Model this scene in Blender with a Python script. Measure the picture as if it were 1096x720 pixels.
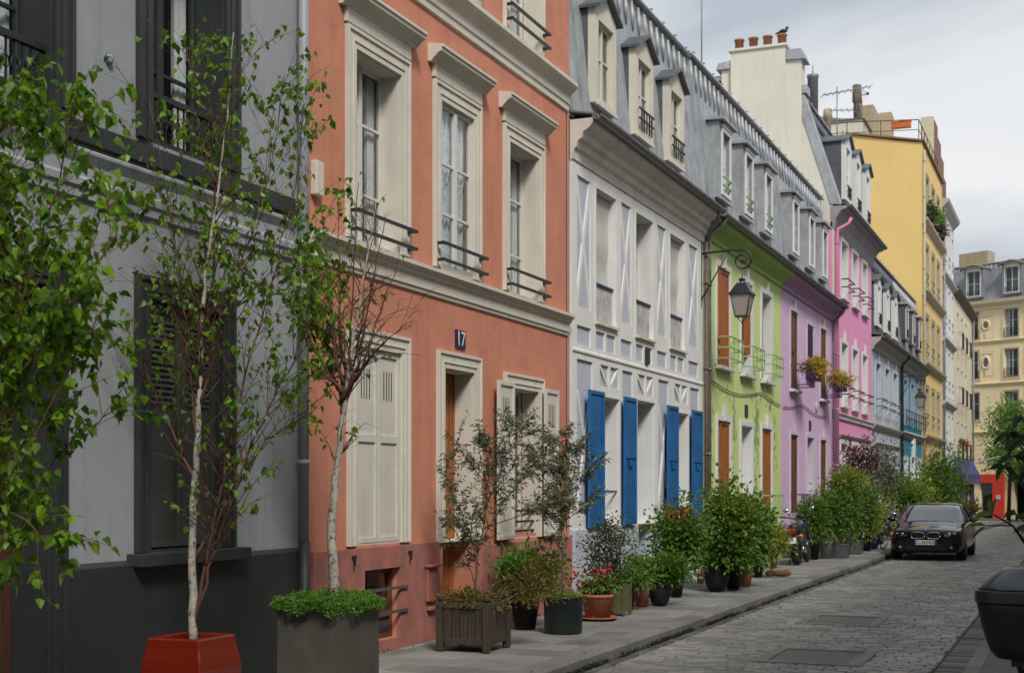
import bpy, math, random
import numpy as np
from mathutils import Vector, Matrix
R = math.radians
rng = random.Random(7)
nr = np.random.RandomState(11)
for o in list(bpy.data.objects): bpy.data.objects.remove(o)
sc = bpy.context.scene

# ------------------------------------------------------------------ camera
EYE = 1.8
cam = bpy.data.cameras.new('camera'); camo = bpy.data.objects.new('camera', cam)
sc.collection.objects.link(camo); sc.camera = camo
camo.location = (0, 0, EYE); camo.rotation_euler = (R(90), 0, R(22.46))
cam.lens = 48.6; cam.sensor_width = 36; cam.sensor_fit = 'HORIZONTAL'; cam.shift_y = 0.147
cam.clip_end = 2000; cam.clip_start = 0.05
cam.dof.use_dof = True; cam.dof.focus_distance = 13; cam.dof.aperture_fstop = 5.0
# ------------------------------------------------------------------ sky and sun
SUN_EL, SUN_AZ = 46, 139          # azimuth clockwise from +Y (the street axis): over the right-hand houses
w = bpy.data.worlds.new('World'); sc.world = w; w.use_nodes = True
nt = w.node_tree; nt.nodes.clear()
N = nt.nodes.new; L = nt.links.new
out = N('ShaderNodeOutputWorld'); bg = N('ShaderNodeBackground'); bg.inputs['Strength'].default_value = 0.08
sky = N('ShaderNodeTexSky'); sky.sky_type = 'NISHITA'; sky.sun_disc = False
sky.sun_elevation = R(SUN_EL); sky.sun_rotation = R(SUN_AZ); sky.dust_density = 2
tc = N('ShaderNodeTexCoord'); mp = N('ShaderNodeMapping'); mp.inputs['Scale'].default_value = (1, 1, 2.6)
mp.inputs['Location'].default_value = (3.1, 0.4, 0.2)
no = N('ShaderNodeTexNoise'); no.inputs['Scale'].default_value = 2.3; no.inputs['Detail'].default_value = 7; no.inputs['Roughness'].default_value = .52
no.inputs['Distortion'].default_value = .3
cr = N('ShaderNodeValToRGB'); e = cr.color_ramp.elements
e[0].position = .38; e[0].color = (6.3, 6.9, 7.6, 1); e[1].position = .57; e[1].color = (10.6, 10.7, 10.8, 1)
m_ = cr.color_ramp.elements.new(.48); m_.color = (8.7, 9.1, 9.5, 1)
no2 = N('ShaderNodeTexNoise'); no2.inputs['Scale'].default_value = 1.3; no2.inputs['Detail'].default_value = 5
cr2 = N('ShaderNodeValToRGB'); e = cr2.color_ramp.elements
e[0].position = .35; e[0].color = (.80, .80, .80, 1); e[1].position = .6; e[1].color = (.97, .97, .97, 1)
mx = N('ShaderNodeMixRGB')
L(tc.outputs['Generated'], mp.inputs['Vector']); L(mp.outputs[0], no.inputs['Vector']); L(mp.outputs[0], no2.inputs['Vector'])
L(no.outputs['Fac'], cr.inputs[0]); L(no2.outputs['Fac'], cr2.inputs[0]); L(cr2.outputs[0], mx.inputs[0])
L(sky.outputs[0], mx.inputs[1]); L(cr.outputs[0], mx.inputs[2]); L(mx.outputs[0], bg.inputs[0]); L(bg.outputs[0], out.inputs[0])
sl = bpy.data.lights.new('sun', 'SUN'); so = bpy.data.objects.new('sun', sl); sc.collection.objects.link(so)
sl.energy = 2.8; sl.angle = R(14); sl.color = (1, .965, .92)
az = R(SUN_AZ); el = R(SUN_EL)
sd = Vector((math.sin(az)*math.cos(el), math.cos(az)*math.cos(el), math.sin(el)))
so.rotation_euler = sd.to_track_quat('Z', 'Y').to_euler(); so.location = (20, 0, 40)
sc.view_settings.view_transform = 'Standard'; sc.view_settings.look = 'None'; sc.view_settings.gamma = 1
sc.view_settings.use_curve_mapping = False; sc.view_settings.exposure = 0.10
sc.cycles.use_denoising = True; sc.cycles.max_bounces = 7; sc.cycles.transparent_max_bounces = 12
sc.cycles.sample_clamp_indirect = 6

# ------------------------------------------------------------------ materials
MC = {}
def _mat(name):
    m = bpy.data.materials.new(name); m.use_nodes = True
    return m, m.node_tree, m.node_tree.nodes['Principled BSDF']
def surf(name, col, rough=.8, metal=0., var=.12, nscale=3., bump=.15, bscale=60., streak=0., spec=.5, col2=None, c2at=(.45, .62), dist=.02):
    """stucco / paint / stone / metal: base colour broken up by two noises, fine bump"""
    if name in MC: return MC[name]
    m, t, p = _mat(name); n = t.nodes.new; l = t.links.new
    tc = n('ShaderNodeTexCoord')
    a = n('ShaderNodeTexNoise'); a.inputs['Scale'].default_value = nscale; a.inputs['Detail'].default_value = 8; a.inputs['Roughness'].default_value = .62
    l(tc.outputs['Object'], a.inputs['Vector'])
    cr = n('ShaderNodeValToRGB'); e = cr.color_ramp.elements
    d = [max(0, c*(1-var)) for c in col]; b = [min(1, c*(1+var*.7)) for c in col]
    e[0].position = .3; e[0].color = (*d, 1); e[1].position = .7; e[1].color = (*b, 1)
    l(a.outputs['Fac'], cr.inputs[0]); c = cr.outputs[0]
    if col2 is not None:
        a3 = n('ShaderNodeTexNoise'); a3.inputs['Scale'].default_value = nscale*2.3; a3.inputs['Detail'].default_value = 9; a3.inputs['Roughness'].default_value = .7
        l(tc.outputs['Object'], a3.inputs['Vector'])
        r3 = n('ShaderNodeMapRange'); r3.inputs[1].default_value = c2at[0]; r3.inputs[2].default_value = c2at[1]
        l(a3.outputs['Fac'], r3.inputs[0]); mm = n('ShaderNodeMixRGB'); l(r3.outputs[0], mm.inputs[0]); l(c, mm.inputs[1]); mm.inputs[2].default_value = (*col2, 1); c = mm.outputs[0]
    if streak > 0:
        mpp = n('ShaderNodeMapping'); mpp.inputs['Scale'].default_value = (5, 5, .35); l(tc.outputs['Object'], mpp.inputs[0])
        a2 = n('ShaderNodeTexNoise'); a2.inputs['Scale'].default_value = 1.6; a2.inputs['Detail'].default_value = 6; a2.inputs['Roughness'].default_value = .7
        l(mpp.outputs[0], a2.inputs['Vector'])
        r = n('ShaderNodeMapRange'); r.inputs[1].default_value = .5; r.inputs[2].default_value = .78; r.inputs[4].default_value = streak
        l(a2.outputs['Fac'], r.inputs[0]); mm = n('ShaderNodeMixRGB'); l(r.outputs[0], mm.inputs[0]); l(c, mm.inputs[1])
        mm.inputs[2].default_value = (col[0]*.42, col[1]*.42, col[2]*.40, 1); c = mm.outputs[0]
    l(c, p.inputs['Base Color'])
    p.inputs['Roughness'].default_value = rough; p.inputs['Metallic'].default_value = metal; p.inputs['Specular IOR Level'].default_value = spec
    if bump > 0:
        bn = n('ShaderNodeTexNoise'); bn.inputs['Scale'].default_value = bscale; bn.inputs['Detail'].default_value = 4
        l(tc.outputs['Object'], bn.inputs['Vector']); bp = n('ShaderNodeBump'); bp.inputs['Strength'].default_value = bump; bp.inputs['Distance'].default_value = dist
        l(bn.outputs['Fac'], bp.inputs['Height']); l(bp.outputs[0], p.inputs['Normal'])
    MC[name] = m; return m
def wood(name, col, rough=.6, along='z', dark=.45):
    if name in MC: return MC[name]
    m, t, p = _mat(name); n = t.nodes.new; l = t.links.new
    tc = n('ShaderNodeTexCoord'); mpp = n('ShaderNodeMapping'); mpp.inputs['Scale'].default_value = (22, 22, 1.2) if along == 'z' else (22, 1.2, 22)
    l(tc.outputs['Object'], mpp.inputs[0]); a = n('ShaderNodeTexNoise'); a.inputs['Scale'].default_value = 1.7; a.inputs['Detail'].default_value = 6
    l(mpp.outputs[0], a.inputs['Vector']); cr = n('ShaderNodeValToRGB'); e = cr.color_ramp.elements
    e[0].position = .3; e[0].color = (*[c*dark for c in col], 1); e[1].position = .68; e[1].color = (*col, 1)
    l(a.outputs['Fac'], cr.inputs[0]); l(cr.outputs[0], p.inputs['Base Color']); p.inputs['Roughness'].default_value = rough
    bp = n('ShaderNodeBump'); bp.inputs['Strength'].default_value = .25; bp.inputs['Distance'].default_value = .01
    l(a.outputs['Fac'], bp.inputs['Height']); l(bp.outputs[0], p.inputs['Normal']); MC[name] = m; return m
def leafmat(name, c1, c2, rough=.5, trans=.35):
    if name in MC: return MC[name]
    m, t, p = _mat(name); n = t.nodes.new; l = t.links.new
    g = n('ShaderNodeNewGeometry'); cr = n('ShaderNodeValToRGB'); e = cr.color_ramp.elements
    e[0].position = 0; e[0].color = (*c1, 1); e[1].position = 1; e[1].color = (*c2, 1)
    l(g.outputs['Random Per Island'], cr.inputs[0]); l(cr.outputs[0], p.inputs['Base Color']); p.inputs['Roughness'].default_value = rough
    tr = n('ShaderNodeBsdfTranslucent'); hs = n('ShaderNodeHueSaturation'); hs.inputs['Value'].default_value = 1.5; hs.inputs['Hue'].default_value = .49
    l(cr.outputs[0], hs.inputs['Color']); l(hs.outputs[0], tr.inputs[0])
    mx = n('ShaderNodeMixShader'); mx.inputs[0].default_value = trans; l(p.outputs[0], mx.inputs[1]); l(tr.outputs[0], mx.inputs[2])
    l(mx.outputs[0], t.nodes['Material Output'].inputs[0]); MC[name] = m; return m
def island(name, c1, c2, rough=.8, bump=.3, bscale=25, moss=None):
    """stone setts / slabs: one tone per stone"""
    if name in MC: return MC[name]
    m, t, p = _mat(name); n = t.nodes.new; l = t.links.new
    g = n('ShaderNodeNewGeometry'); cr = n('ShaderNodeValToRGB'); e = cr.color_ramp.elements
    e[0].position = 0; e[0].color = (*c1, 1); e[1].position = 1; e[1].color = (*c2, 1); l(g.outputs['Random Per Island'], cr.inputs[0])
    tc = n('ShaderNodeTexCoord'); a = n('ShaderNodeTexNoise'); a.inputs['Scale'].default_value = .9; a.inputs['Detail'].default_value = 9; a.inputs['Roughness'].default_value = .7
    l(tc.outputs['Object'], a.inputs['Vector']); r = n('ShaderNodeMapRange'); r.inputs[1].default_value = .3; r.inputs[2].default_value = .7; r.inputs[3].default_value = .62; r.inputs[4].default_value = 1.22
    l(a.outputs['Fac'], r.inputs[0]); mm = n('ShaderNodeMixRGB'); mm.blend_type = 'MULTIPLY'; mm.inputs[0].default_value = 1; l(cr.outputs[0], mm.inputs[1]); l(r.outputs[0], mm.inputs[2])
    l(mm.outputs[0], p.inputs['Base Color']); p.inputs['Roughness'].default_value = rough
    b = n('ShaderNodeTexNoise'); b.inputs['Scale'].default_value = bscale; b.inputs['Detail'].default_value = 5; l(tc.outputs['Object'], b.inputs['Vector'])
    bp = n('ShaderNodeBump'); bp.inputs['Strength'].default_value = bump; bp.inputs['Distance'].default_value = .01; l(b.outputs['Fac'], bp.inputs['Height']); l(bp.outputs[0], p.inputs['Normal'])
    MC[name] = m; return m
def glassmat(name, tint=(.9, .92, .92), ior=1.5, rough=.01):
    if name in MC: return MC[name]
    m, t, p = _mat(name); n = t.nodes.new; l = t.links.new
    tr = n('ShaderNodeBsdfTransparent'); tr.inputs[0].default_value = (*tint, 1); gl = n('ShaderNodeBsdfGlossy'); gl.inputs['Roughness'].default_value = rough
    fr = n('ShaderNodeFresnel'); ge = n('ShaderNodeNewGeometry'); mr = n('ShaderNodeMapRange'); mr.inputs[3].default_value = ior; mr.inputs[4].default_value = 1/ior; l(ge.outputs['Backfacing'], mr.inputs[0]); l(mr.outputs[0], fr.inputs['IOR'])
    tc = n('ShaderNodeTexCoord'); a = n('ShaderNodeTexNoise'); a.inputs['Scale'].default_value = 1.5; l(tc.outputs['Object'], a.inputs['Vector'])
    bp = n('ShaderNodeBump'); bp.inputs['Strength'].default_value = .08; bp.inputs['Distance'].default_value = .02; l(a.outputs['Fac'], bp.inputs['Height']); l(bp.outputs[0], gl.inputs['Normal'])
    mx = n('ShaderNodeMixShader'); l(fr.outputs[0], mx.inputs[0]); l(tr.outputs[0], mx.inputs[1]); l(gl.outputs[0], mx.inputs[2])
    l(mx.outputs[0], t.nodes['Material Output'].inputs[0]); MC[name] = m; return m
def paint(name, col, rough=.3, coat=1.):
    if name in MC: return MC[name]
    m, t, p = _mat(name); p.inputs['Base Color'].default_value = (*col, 1); p.inputs['Roughness'].default_value = rough
    p.inputs['Coat Weight'].default_value = coat; p.inputs['Coat Roughness'].default_value = .04; MC[name] = m; return m

GLASS = glassmat('window_glass', ior=1.45)
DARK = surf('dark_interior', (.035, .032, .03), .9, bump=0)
CREAM = surf('cream_moulding', (.62, .58, .49), .75, var=.08, streak=.35, nscale=2, bscale=90)
WFRAME = surf('white_window_paint', (.62, .60, .55), .5, var=.06, bump=.05)
WHITE = surf('white_paint', (.66, .66, .64), .6, var=.06, bump=.08, streak=.15)
IRON = surf('black_iron', (.018, .018, .02), .45, var=.2, bump=.1, spec=.5)
ZINC = surf('zinc_sheet', (.34, .355, .37), .5, metal=.25, var=.28, nscale=2.2, bump=.1, bscale=14, streak=.5, col2=(.46, .48, .50), c2at=(.5, .75))
ZINCD = surf('dark_zinc', (.10, .11, .125), .5, metal=.2, var=.3, nscale=3, bump=.1, bscale=14, streak=.4)
ZINCG = surf('grey_gutter', (.20, .205, .21), .5, metal=.3, var=.3, nscale=4, bump=.1, bscale=14, streak=.4)
SLATE = surf('dark_slate', (.065, .07, .08), .5, var=.4, nscale=8, bump=.3, bscale=18)
CURT = surf('white_curtain_cloth', (.75, .74, .71), .9, var=.1, nscale=6, bump=.2, bscale=30)
LACE = surf('lace_curtain_cloth', (.60, .63, .70), .9, var=.5, nscale=14, bump=.3, bscale=40, col2=(.75, .76, .8), c2at=(.45, .52))
BLIND = surf('beige_blind_cloth', (.30, .29, .26), .9, var=.15, nscale=3, bump=.1, bscale=30)
SOIL = surf('soil', (.035, .025, .018), .95, var=.4, nscale=30, bump=.8, bscale=50)
TERRA = surf('terracotta', (.36, .13, .06), .8, var=.25, nscale=7, bump=.15, col2=(.42, .26, .18), c2at=(.55, .75))
BPOT = surf('black_plastic_pot', (.011, .011, .012), .55, var=.3, bump=.05, spec=.3)
GPOT = surf('grey_plastic_pot', (.10, .115, .12), .5, var=.2, bump=.05)

# ------------------------------------------------------------------ mesh helpers
class MB:
    def __init__(s): s.v = []; s.f = []; s.smooth = []
    def add(s, vs, fs, sm=False):
        b = len(s.v); s.v.extend([tuple(v) for v in vs]); s.f.extend([tuple(b+i for i in f) for f in fs]); s.smooth.extend([sm]*len(fs)); return s
    def box(s, x0, x1, y0, y1, z0, z1):
        if x0 > x1: x0, x1 = x1, x0
        if y0 > y1: y0, y1 = y1, y0
        if z0 > z1: z0, z1 = z1, z0
        return s.add([(x0,y0,z0),(x1,y0,z0),(x1,y1,z0),(x0,y1,z0),(x0,y0,z1),(x1,y0,z1),(x1,y1,z1),(x0,y1,z1)],
              [(0,3,2,1),(4,5,6,7),(0,1,5,4),(1,2,6,5),(2,3,7,6),(3,0,4,7)])
    def hexa(s, p):   # 8 points, bottom 4 then top 4, ccw
        return s.add(p, [(0,3,2,1),(4,5,6,7),(0,1,5,4),(1,2,6,5),(2,3,7,6),(3,0,4,7)])
    def prism_y(s, poly, y0, y1):  # poly in (x,z), extruded along y
        n = len(poly); vs = [(x, y0, z) for x, z in poly]+[(x, y1, z) for x, z in poly]
        ar = sum(poly[i][0]*poly[(i+1)%n][1]-poly[(i+1)%n][0]*poly[i][1] for i in range(n))
        fs = [tuple(range(n)), tuple(range(2*n-1, n-1, -1))]+[(i, i+n, (i+1)%n+n, (i+1)%n) for i in range(n)]
        if ar < 0: fs = [f[::-1] for f in fs]
        return s.add(vs, fs)
    def prism_x(s, poly, x0, x1):  # poly in (y,z)
        n = len(poly); vs = [(x0, y, z) for y, z in poly]+[(x1, y, z) for y, z in poly]
        ar = sum(poly[i][0]*poly[(i+1)%n][1]-poly[(i+1)%n][0]*poly[i][1] for i in range(n))
        fs = [tuple(range(n-1, -1, -1)), tuple(range(n, 2*n))]+[(i, (i+1)%n, (i+1)%n+n, i+n) for i in range(n)]
        if ar < 0: fs = [f[::-1] for f in fs]
        return s.add(vs, fs)
    def ring(s, y0, y1, z0, z1, t, x0, x1, tb=None, tt=None):  # frame in y,z of thickness t, butt-jointed
        tb = t if tb is None else tb; tt = t if tt is None else tt
        s.box(x0, x1, y0, y0+t, z0, z1); s.box(x0, x1, y1-t, y1, z0, z1)
        if tb > 0: s.box(x0, x1, y0+t, y1-t, z0, z0+tb)
        if tt > 0: s.box(x0, x1, y0+t, y1-t, z1-tt, z1)
        return s
    def tube(s, pts, rad, n=6, cap=True):
        pts = [Vector(p) for p in pts]
        if not hasattr(rad, '__len__'): rad = [rad]*len(pts)
        vs = []; fs = []; u = None
        for i, p in enumerate(pts):
            d = (pts[min(i+1, len(pts)-1)]-pts[max(i-1, 0)])
            if d.length < 1e-9: d = Vector((0, 0, 1))
            d.normalize()
            if u is None: u = d.orthogonal().normalized()
            else:
                u = u-d*u.dot(d)
                u = u.normalized() if u.length > 1e-6 else d.orthogonal().normalized()
            w_ = d.cross(u)
            for k in range(n):
                a = 2*math.pi*k/n; vs.append(p+(u*math.cos(a)+w_*math.sin(a))*rad[i])
        for i in range(len(pts)-1):
            for k in range(n): fs.append((i*n+k, i*n+(k+1)%n, (i+1)*n+(k+1)%n, (i+1)*n+k))
        if cap: fs.append(tuple(range(n-1, -1, -1))); fs.append(tuple(range((len(pts)-1)*n, len(pts)*n)))
        return s.add(vs, fs, True)
    def lathe(s, prof, c=(0, 0, 0), n=24, sm=True, axis='z', flute=0.):
        vs = []; fs = []
        for r, z in prof:
            for k in range(n):
                a = 2*math.pi*k/n; rr = r*(1+flute*(k % 2)); q = (rr*math.cos(a), rr*math.sin(a), z)
                if axis == 'x': q = (q[2], q[0], q[1])
                if axis == 'y': q = (q[1], q[2], q[0])
                vs.append((c[0]+q[0], c[1]+q[1], c[2]+q[2]))
        for i in range(len(prof)-1):
            for k in range(n): fs.append((i*n+k, i*n+(k+1)%n, (i+1)*n+(k+1)%n, (i+1)*n+k))
        fs.append(tuple(range(n-1, -1, -1))); fs.append(tuple(range((len(prof)-1)*n, len(prof)*n)))
        return s.add(vs, fs, sm)
    def ball(s, c, r, n=12, m=8):
        if not hasattr(r, '__len__'): r = (r, r, r)
        prof = [(math.sin(math.pi*i/m), -math.cos(math.pi*i/m)) for i in range(m+1)]
        b = MB().lathe([(max(a, .001), z) for a, z in prof], n=n)
        return s.add([(c[0]+x*r[0], c[1]+y*r[1], c[2]+z*r[2]) for x, y, z in b.v], b.f, True)
    def wall(s, y0, y1, z0, z1, holes, x=0., th=.35, extra_s=(), extra_z=()):
        """wall sheet facing +x with real openings: front, back and every reveal"""
        ys = sorted({y0, y1, *[a for h in holes for a in h[:2] if y0 < a < y1]}); zs = sorted({z0, z1, *[a for h in holes for a in h[2:4] if z0 < a < z1]})
        def solid(i, j):
            if i < 0 or j < 0 or i >= len(ys)-1 or j >= len(zs)-1: return False
            cy = (ys[i]+ys[i+1])/2; cz = (zs[j]+zs[j+1])/2
            return not any(h[0] < cy < h[1] and h[2] < cz < h[3] for h in holes)
        X1 = x; X0 = x-th
        for i in range(len(ys)-1):
            for j in range(len(zs)-1):
                if not solid(i, j): continue
                a, b, c, d = ys[i], ys[i+1], zs[j], zs[j+1]
                s.add([(X1,a,c),(X1,b,c),(X1,b,d),(X1,a,d)], [(0,1,2,3)]); s.add([(X0,a,c),(X0,b,c),(X0,b,d),(X0,a,d)], [(3,2,1,0)])
                if not solid(i-1, j): s.add([(X0,a,c),(X1,a,c),(X1,a,d),(X0,a,d)], [(0,1,2,3)])
                if not solid(i+1, j): s.add([(X0,b,c),(X1,b,c),(X1,b,d),(X0,b,d)], [(3,2,1,0)])
                if not solid(i, j-1): s.add([(X0,a,c),(X1,a,c),(X1,b,c),(X0,b,c)], [(3,2,1,0)])
                if not solid(i, j+1): s.add([(X0,a,d),(X1,a,d),(X1,b,d),(X0,b,d)], [(0,1,2,3)])
        return s
    def xf(s, M):
        s.v = [tuple(M @ Vector(v)) for v in s.v]; return s
    def join(s, o): return s.add(o.v, o.f, False) if not o.f else s._j(o)
    def _j(s, o):
        b = len(s.v); s.v.extend(o.v); s.f.extend([tuple(b+i for i in f) for f in o.f]); s.smooth.extend(o.smooth); return s
    def build(s, name, mat, parent=None, off=(0, 0, 0), bevel=0., auto=False):
        me = bpy.data.meshes.new(name)
        me.from_pydata([(v[0]-off[0], v[1]-off[1], v[2]-off[2]) for v in s.v], [], s.f)
        me.polygons.foreach_set('use_smooth', s.smooth); me.materials.append(mat)
        o = bpy.data.objects.new(name, me); sc.collection.objects.link(o)
        if parent is not None: o.parent = parent
        if bevel > 0:
            b = o.modifiers.new('bevel', 'BEVEL'); b.width = bevel; b.segments = 2; b.limit_method = 'ANGLE'
        return o
def empty(name, loc=(0, 0, 0), rz=0.):
    o = bpy.data.objects.new(name, None); sc.collection.objects.link(o); o.location = loc; o.rotation_euler = (0, 0, rz); o.empty_display_size = .1; return o
def tag(o, label=None, cat=None, group=None, kind=None):
    if label: o['label'] = label
    if cat: o['category'] = cat
    if group: o['group'] = group
    if kind: o['kind'] = kind
    return o
def kids(o): return [c for c in bpy.data.objects if c.parent == o]
def copy_tree(o, parent=None):
    c = o.copy(); sc.collection.objects.link(c); c.parent = parent
    for ch in kids(o): copy_tree(ch, c)
    return c
def textmesh(name, txt, size, mat, parent, M, bold=.0):
    cu = bpy.data.curves.new(name+'_c', 'FONT'); cu.body = txt; cu.size = size; cu.align_x = 'CENTER'; cu.align_y = 'CENTER'; cu.extrude = .002; cu.offset = bold
    t = bpy.data.objects.new(name+'_t', cu); sc.collection.objects.link(t)
    dg = bpy.context.evaluated_depsgraph_get(); me = bpy.data.meshes.new_from_object(t.evaluated_get(dg))
    bpy.data.objects.remove(t); me.materials.clear(); me.materials.append(mat); me.transform(M)
    o = bpy.data.objects.new(name, me); sc.collection.objects.link(o); o.parent = parent; return o
def gz(y):  # the street falls gently towards its far end
    return 0. if y < 38 else max(-.55, -(y-38)*.55/62)

# ------------------------------------------------------------------ ground
FX = -6.65; KX = -4.57; RX = -.95
GB = MB()
def ground_sheet(x0, x1, dz, y0=-12, y1=240, step=2.):
    m = MB(); ys = np.arange(y0, y1+.01, step)
    for a, b in zip(ys[:-1], ys[1:]): m.add([(x0,a,gz(a)+dz),(x1,a,gz(a)+dz),(x1,b,gz(b)+dz),(x0,b,gz(b)+dz)], [(0,1,2,3)])
    return m
ASPH = surf('asphalt', (.085, .083, .08), .85, var=.25, nscale=1.5, bump=.5, bscale=120, dist=.01)
MORT = surf('sett_joint_grit', (.075, .07, .058), .95, var=.4, nscale=5, bump=.6, bscale=90, col2=(.05, .06, .025), c2at=(.5, .65))
gm = ground_sheet(-260, 260, -.06, -40, 600, 8.); tag(gm.build('ground', ASPH), kind='structure')
tag(ground_sheet(KX-.02, RX+.3, -.02, -4, 101, 1.).build('road_bed', MORT), kind='structure')
SETT = island('granite_setts', (.17, .165, .155), (.33, .32, .30), .55, .45, 35)
def blocks(x0, x1, y0, y1, row, wmin, wmax, dz, h, gap, jit, bev=.012, skip=None, along='x'):
    m = MB(); vs = []; fs = []; y = y0
    while y < y1:
        rw = row*rng.uniform(.93, 1.07) if row < .5 else row*rng.uniform(.9, 1.1)
        x = x0-rng.uniform(0, wmin*.8)
        ybow = 0
        while x < x1:
            ww = rng.uniform(wmin, wmax)
            a, b = max(x, x0)+gap/2, min(x+ww, x1)-gap/2
            x += ww
            if b-a < .03: continue
            if skip and skip((a+b)/2, y+rw/2): continue
            c, d = y+gap/2, y+rw-gap/2
            z = gz(y)+dz+rng.uniform(-jit, jit); tx, ty = rng.uniform(-jit, jit)*.6, rng.uniform(-jit, jit)*.6; bb = min(bev, (b-a)*.3, (d-c)*.3)
            j = [rng.uniform(-gap, gap)*.35 for _ in range(4)]
            base = len(vs)
            vs += [(a,c,z-h),(b,c,z-h),(b,d,z-h),(a,d,z-h),(a+j[0],c,z-bb*.8),(b+j[1],c,z-bb*.8),(b+j[2],d,z-bb*.8),(a+j[3],d,z-bb*.8),
                   (a+bb+j[0],c+bb,z+tx+ty),(b-bb+j[1],c+bb,z-tx+ty),(b-bb+j[2],d-bb,z-tx-ty),(a+bb+j[3],d-bb,z+tx-ty)]
            for q in [(0,1,5,4),(1,2,6,5),(2,3,7,6),(3,0,4,7),(4,5,9,8),(5,6,10,9),(6,7,11,10),(7,4,8,11),(8,9,10,11)]: fs.append(tuple(base+i for i in q))
        y += rw
    m.v = vs; m.f = fs; m.smooth = [False]*len(fs); return m
KERBM2 = surf('cover_frame_granite', (.21, .205, .19), .8, var=.2, bump=.4)
COVERS = [(-2.62, 14.85, .42, .55), (-3.0, 19.0, .40, .6)]
def in_cover(x, y): return any(abs(x-c[0]) < c[2]+.05 and abs(y-c[1]) < c[3]+.05 for c in COVERS)
rd = blocks(KX+.16, RX-.42, 3, 101, .118, .15, .27, 0, .06, .012, .0035, skip=in_cover)
tag(rd.build('road', SETT), kind='structure')
gut = MB()
for gx0, gx1 in ((KX+.015, KX+.145), (RX-.41, RX-.13)):
    y = 3.
    while y < 101:
        l_ = rng.uniform(.2, .34); z = gz(y)-.012+rng.uniform(-.004, .004); bb = .012
        a, b, c, d = gx0, gx1, y+.006, y+l_-.006
        gut.add([(a,c,z-.05),(b,c,z-.05),(b,d,z-.05),(a,d,z-.05),(a+bb,c+bb,z),(b-bb,c+bb,z),(b-bb,d-bb,z),(a+bb,d-bb,z)], [(4,5,6,7),(0,1,5,4),(1,2,6,5),(2,3,7,6),(3,0,4,7)])
        y += l_
tag(gut.build('gutter_channel', island('gutter_setts', (.08, .078, .07), (.18, .175, .16), .75, .4, 35)), kind='structure')
KERBM = island('kerb_granite', (.16, .155, .14), (.25, .24, .22), .8, .5, 30)
kb = MB(); y = 0.
while y < 97:
    l_ = rng.uniform(.8, 1.3); z = gz(y)+.13+rng.uniform(-.006, .006); z1 = gz(y+l_)+.13; a = KX-.24; j = rng.uniform(-.008, .008)
    b = KX+j
    kb.add([(a,y+.004,z-.3),(b,y+.004,z-.3),(b,y+l_-.004,z1-.3),(a,y+l_-.004,z1-.3),(a,y+.004,z-.01),(b,y+.004,z-.035),(b,y+l_-.004,z1-.035),(a,y+l_-.004,z1-.01),
            (a+.01,y+.014,z),(b-.035,y+.014,z),(b-.035,y+l_-.014,z1),(a+.01,y+l_-.014,z1)],
           [(0,1,5,4),(1,2,6,5),(2,3,7,6),(3,0,4,7),(4,5,9,8),(5,6,10,9),(6,7,11,10),(7,4,8,11),(8,9,10,11)])
    y += l_
tag(kb.build('kerb', KERBM), kind='structure')
SLAB = island('paving_slabs', (.16, .155, .142), (.265, .258, .24), .8, .35, 22)
pv = blocks(FX-.1, KX-.25, 2, 96, .52, .45, .9, .118, .05, .010, .003, bev=.008)
tag(pv.build('pavement', SLAB), kind='structure')
tag(ground_sheet(FX-.3, KX-.24, .085, 0, 97, 1.).build('pavement_bed', MORT), kind='structure')
tag(ground_sheet(RX-.12, 8, .012, -12, 101, 1.).build('right_pavement', surf('grey_asphalt_walk', (.13, .13, .128), .85, var=.15, nscale=2, bump=.4, bscale=120, dist=.008)), kind='structure')
edge = MB()
y = 2.
while y < 100:
    l_ = rng.uniform(.7, 1.1); edge.box(RX-.13, RX+.02, y+.004, y+l_-.004, gz(y)-.1, gz(y)+.016+rng.uniform(0, .004)); y += l_
tag(edge.build('right_kerb', KERBM), kind='structure')
for i, (cx, cy, hx, hy) in enumerate(COVERS):
    t = tag(empty('access_cover', (cx, cy, gz(cy))), ['worn dark metal access cover in the setts, the nearer of the two', 'worn dark metal access cover in the setts, nearer the black car'][i], 'manhole cover', 'access covers in the road')
    f = MB(); f.box(-hx, hx, -hy, hy, -.05, -.004); f.build('plate', surf('cover_iron', (.165, .16, .15), .75, metal=.0, var=.3, nscale=8, bump=.8, bscale=60), t)
    g = MB()
    for q in ((-hx-.13, -hx-.003, -hy-.13, hy+.13), (hx+.003, hx+.13, -hy-.13, hy+.13), (-hx-.003, hx+.003, -hy-.13, -hy-.003), (-hx-.003, hx+.003, hy+.003, hy+.13)): g.box(*q, -.05, .007)
    g.build('frame', KERBM2, t)
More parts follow.
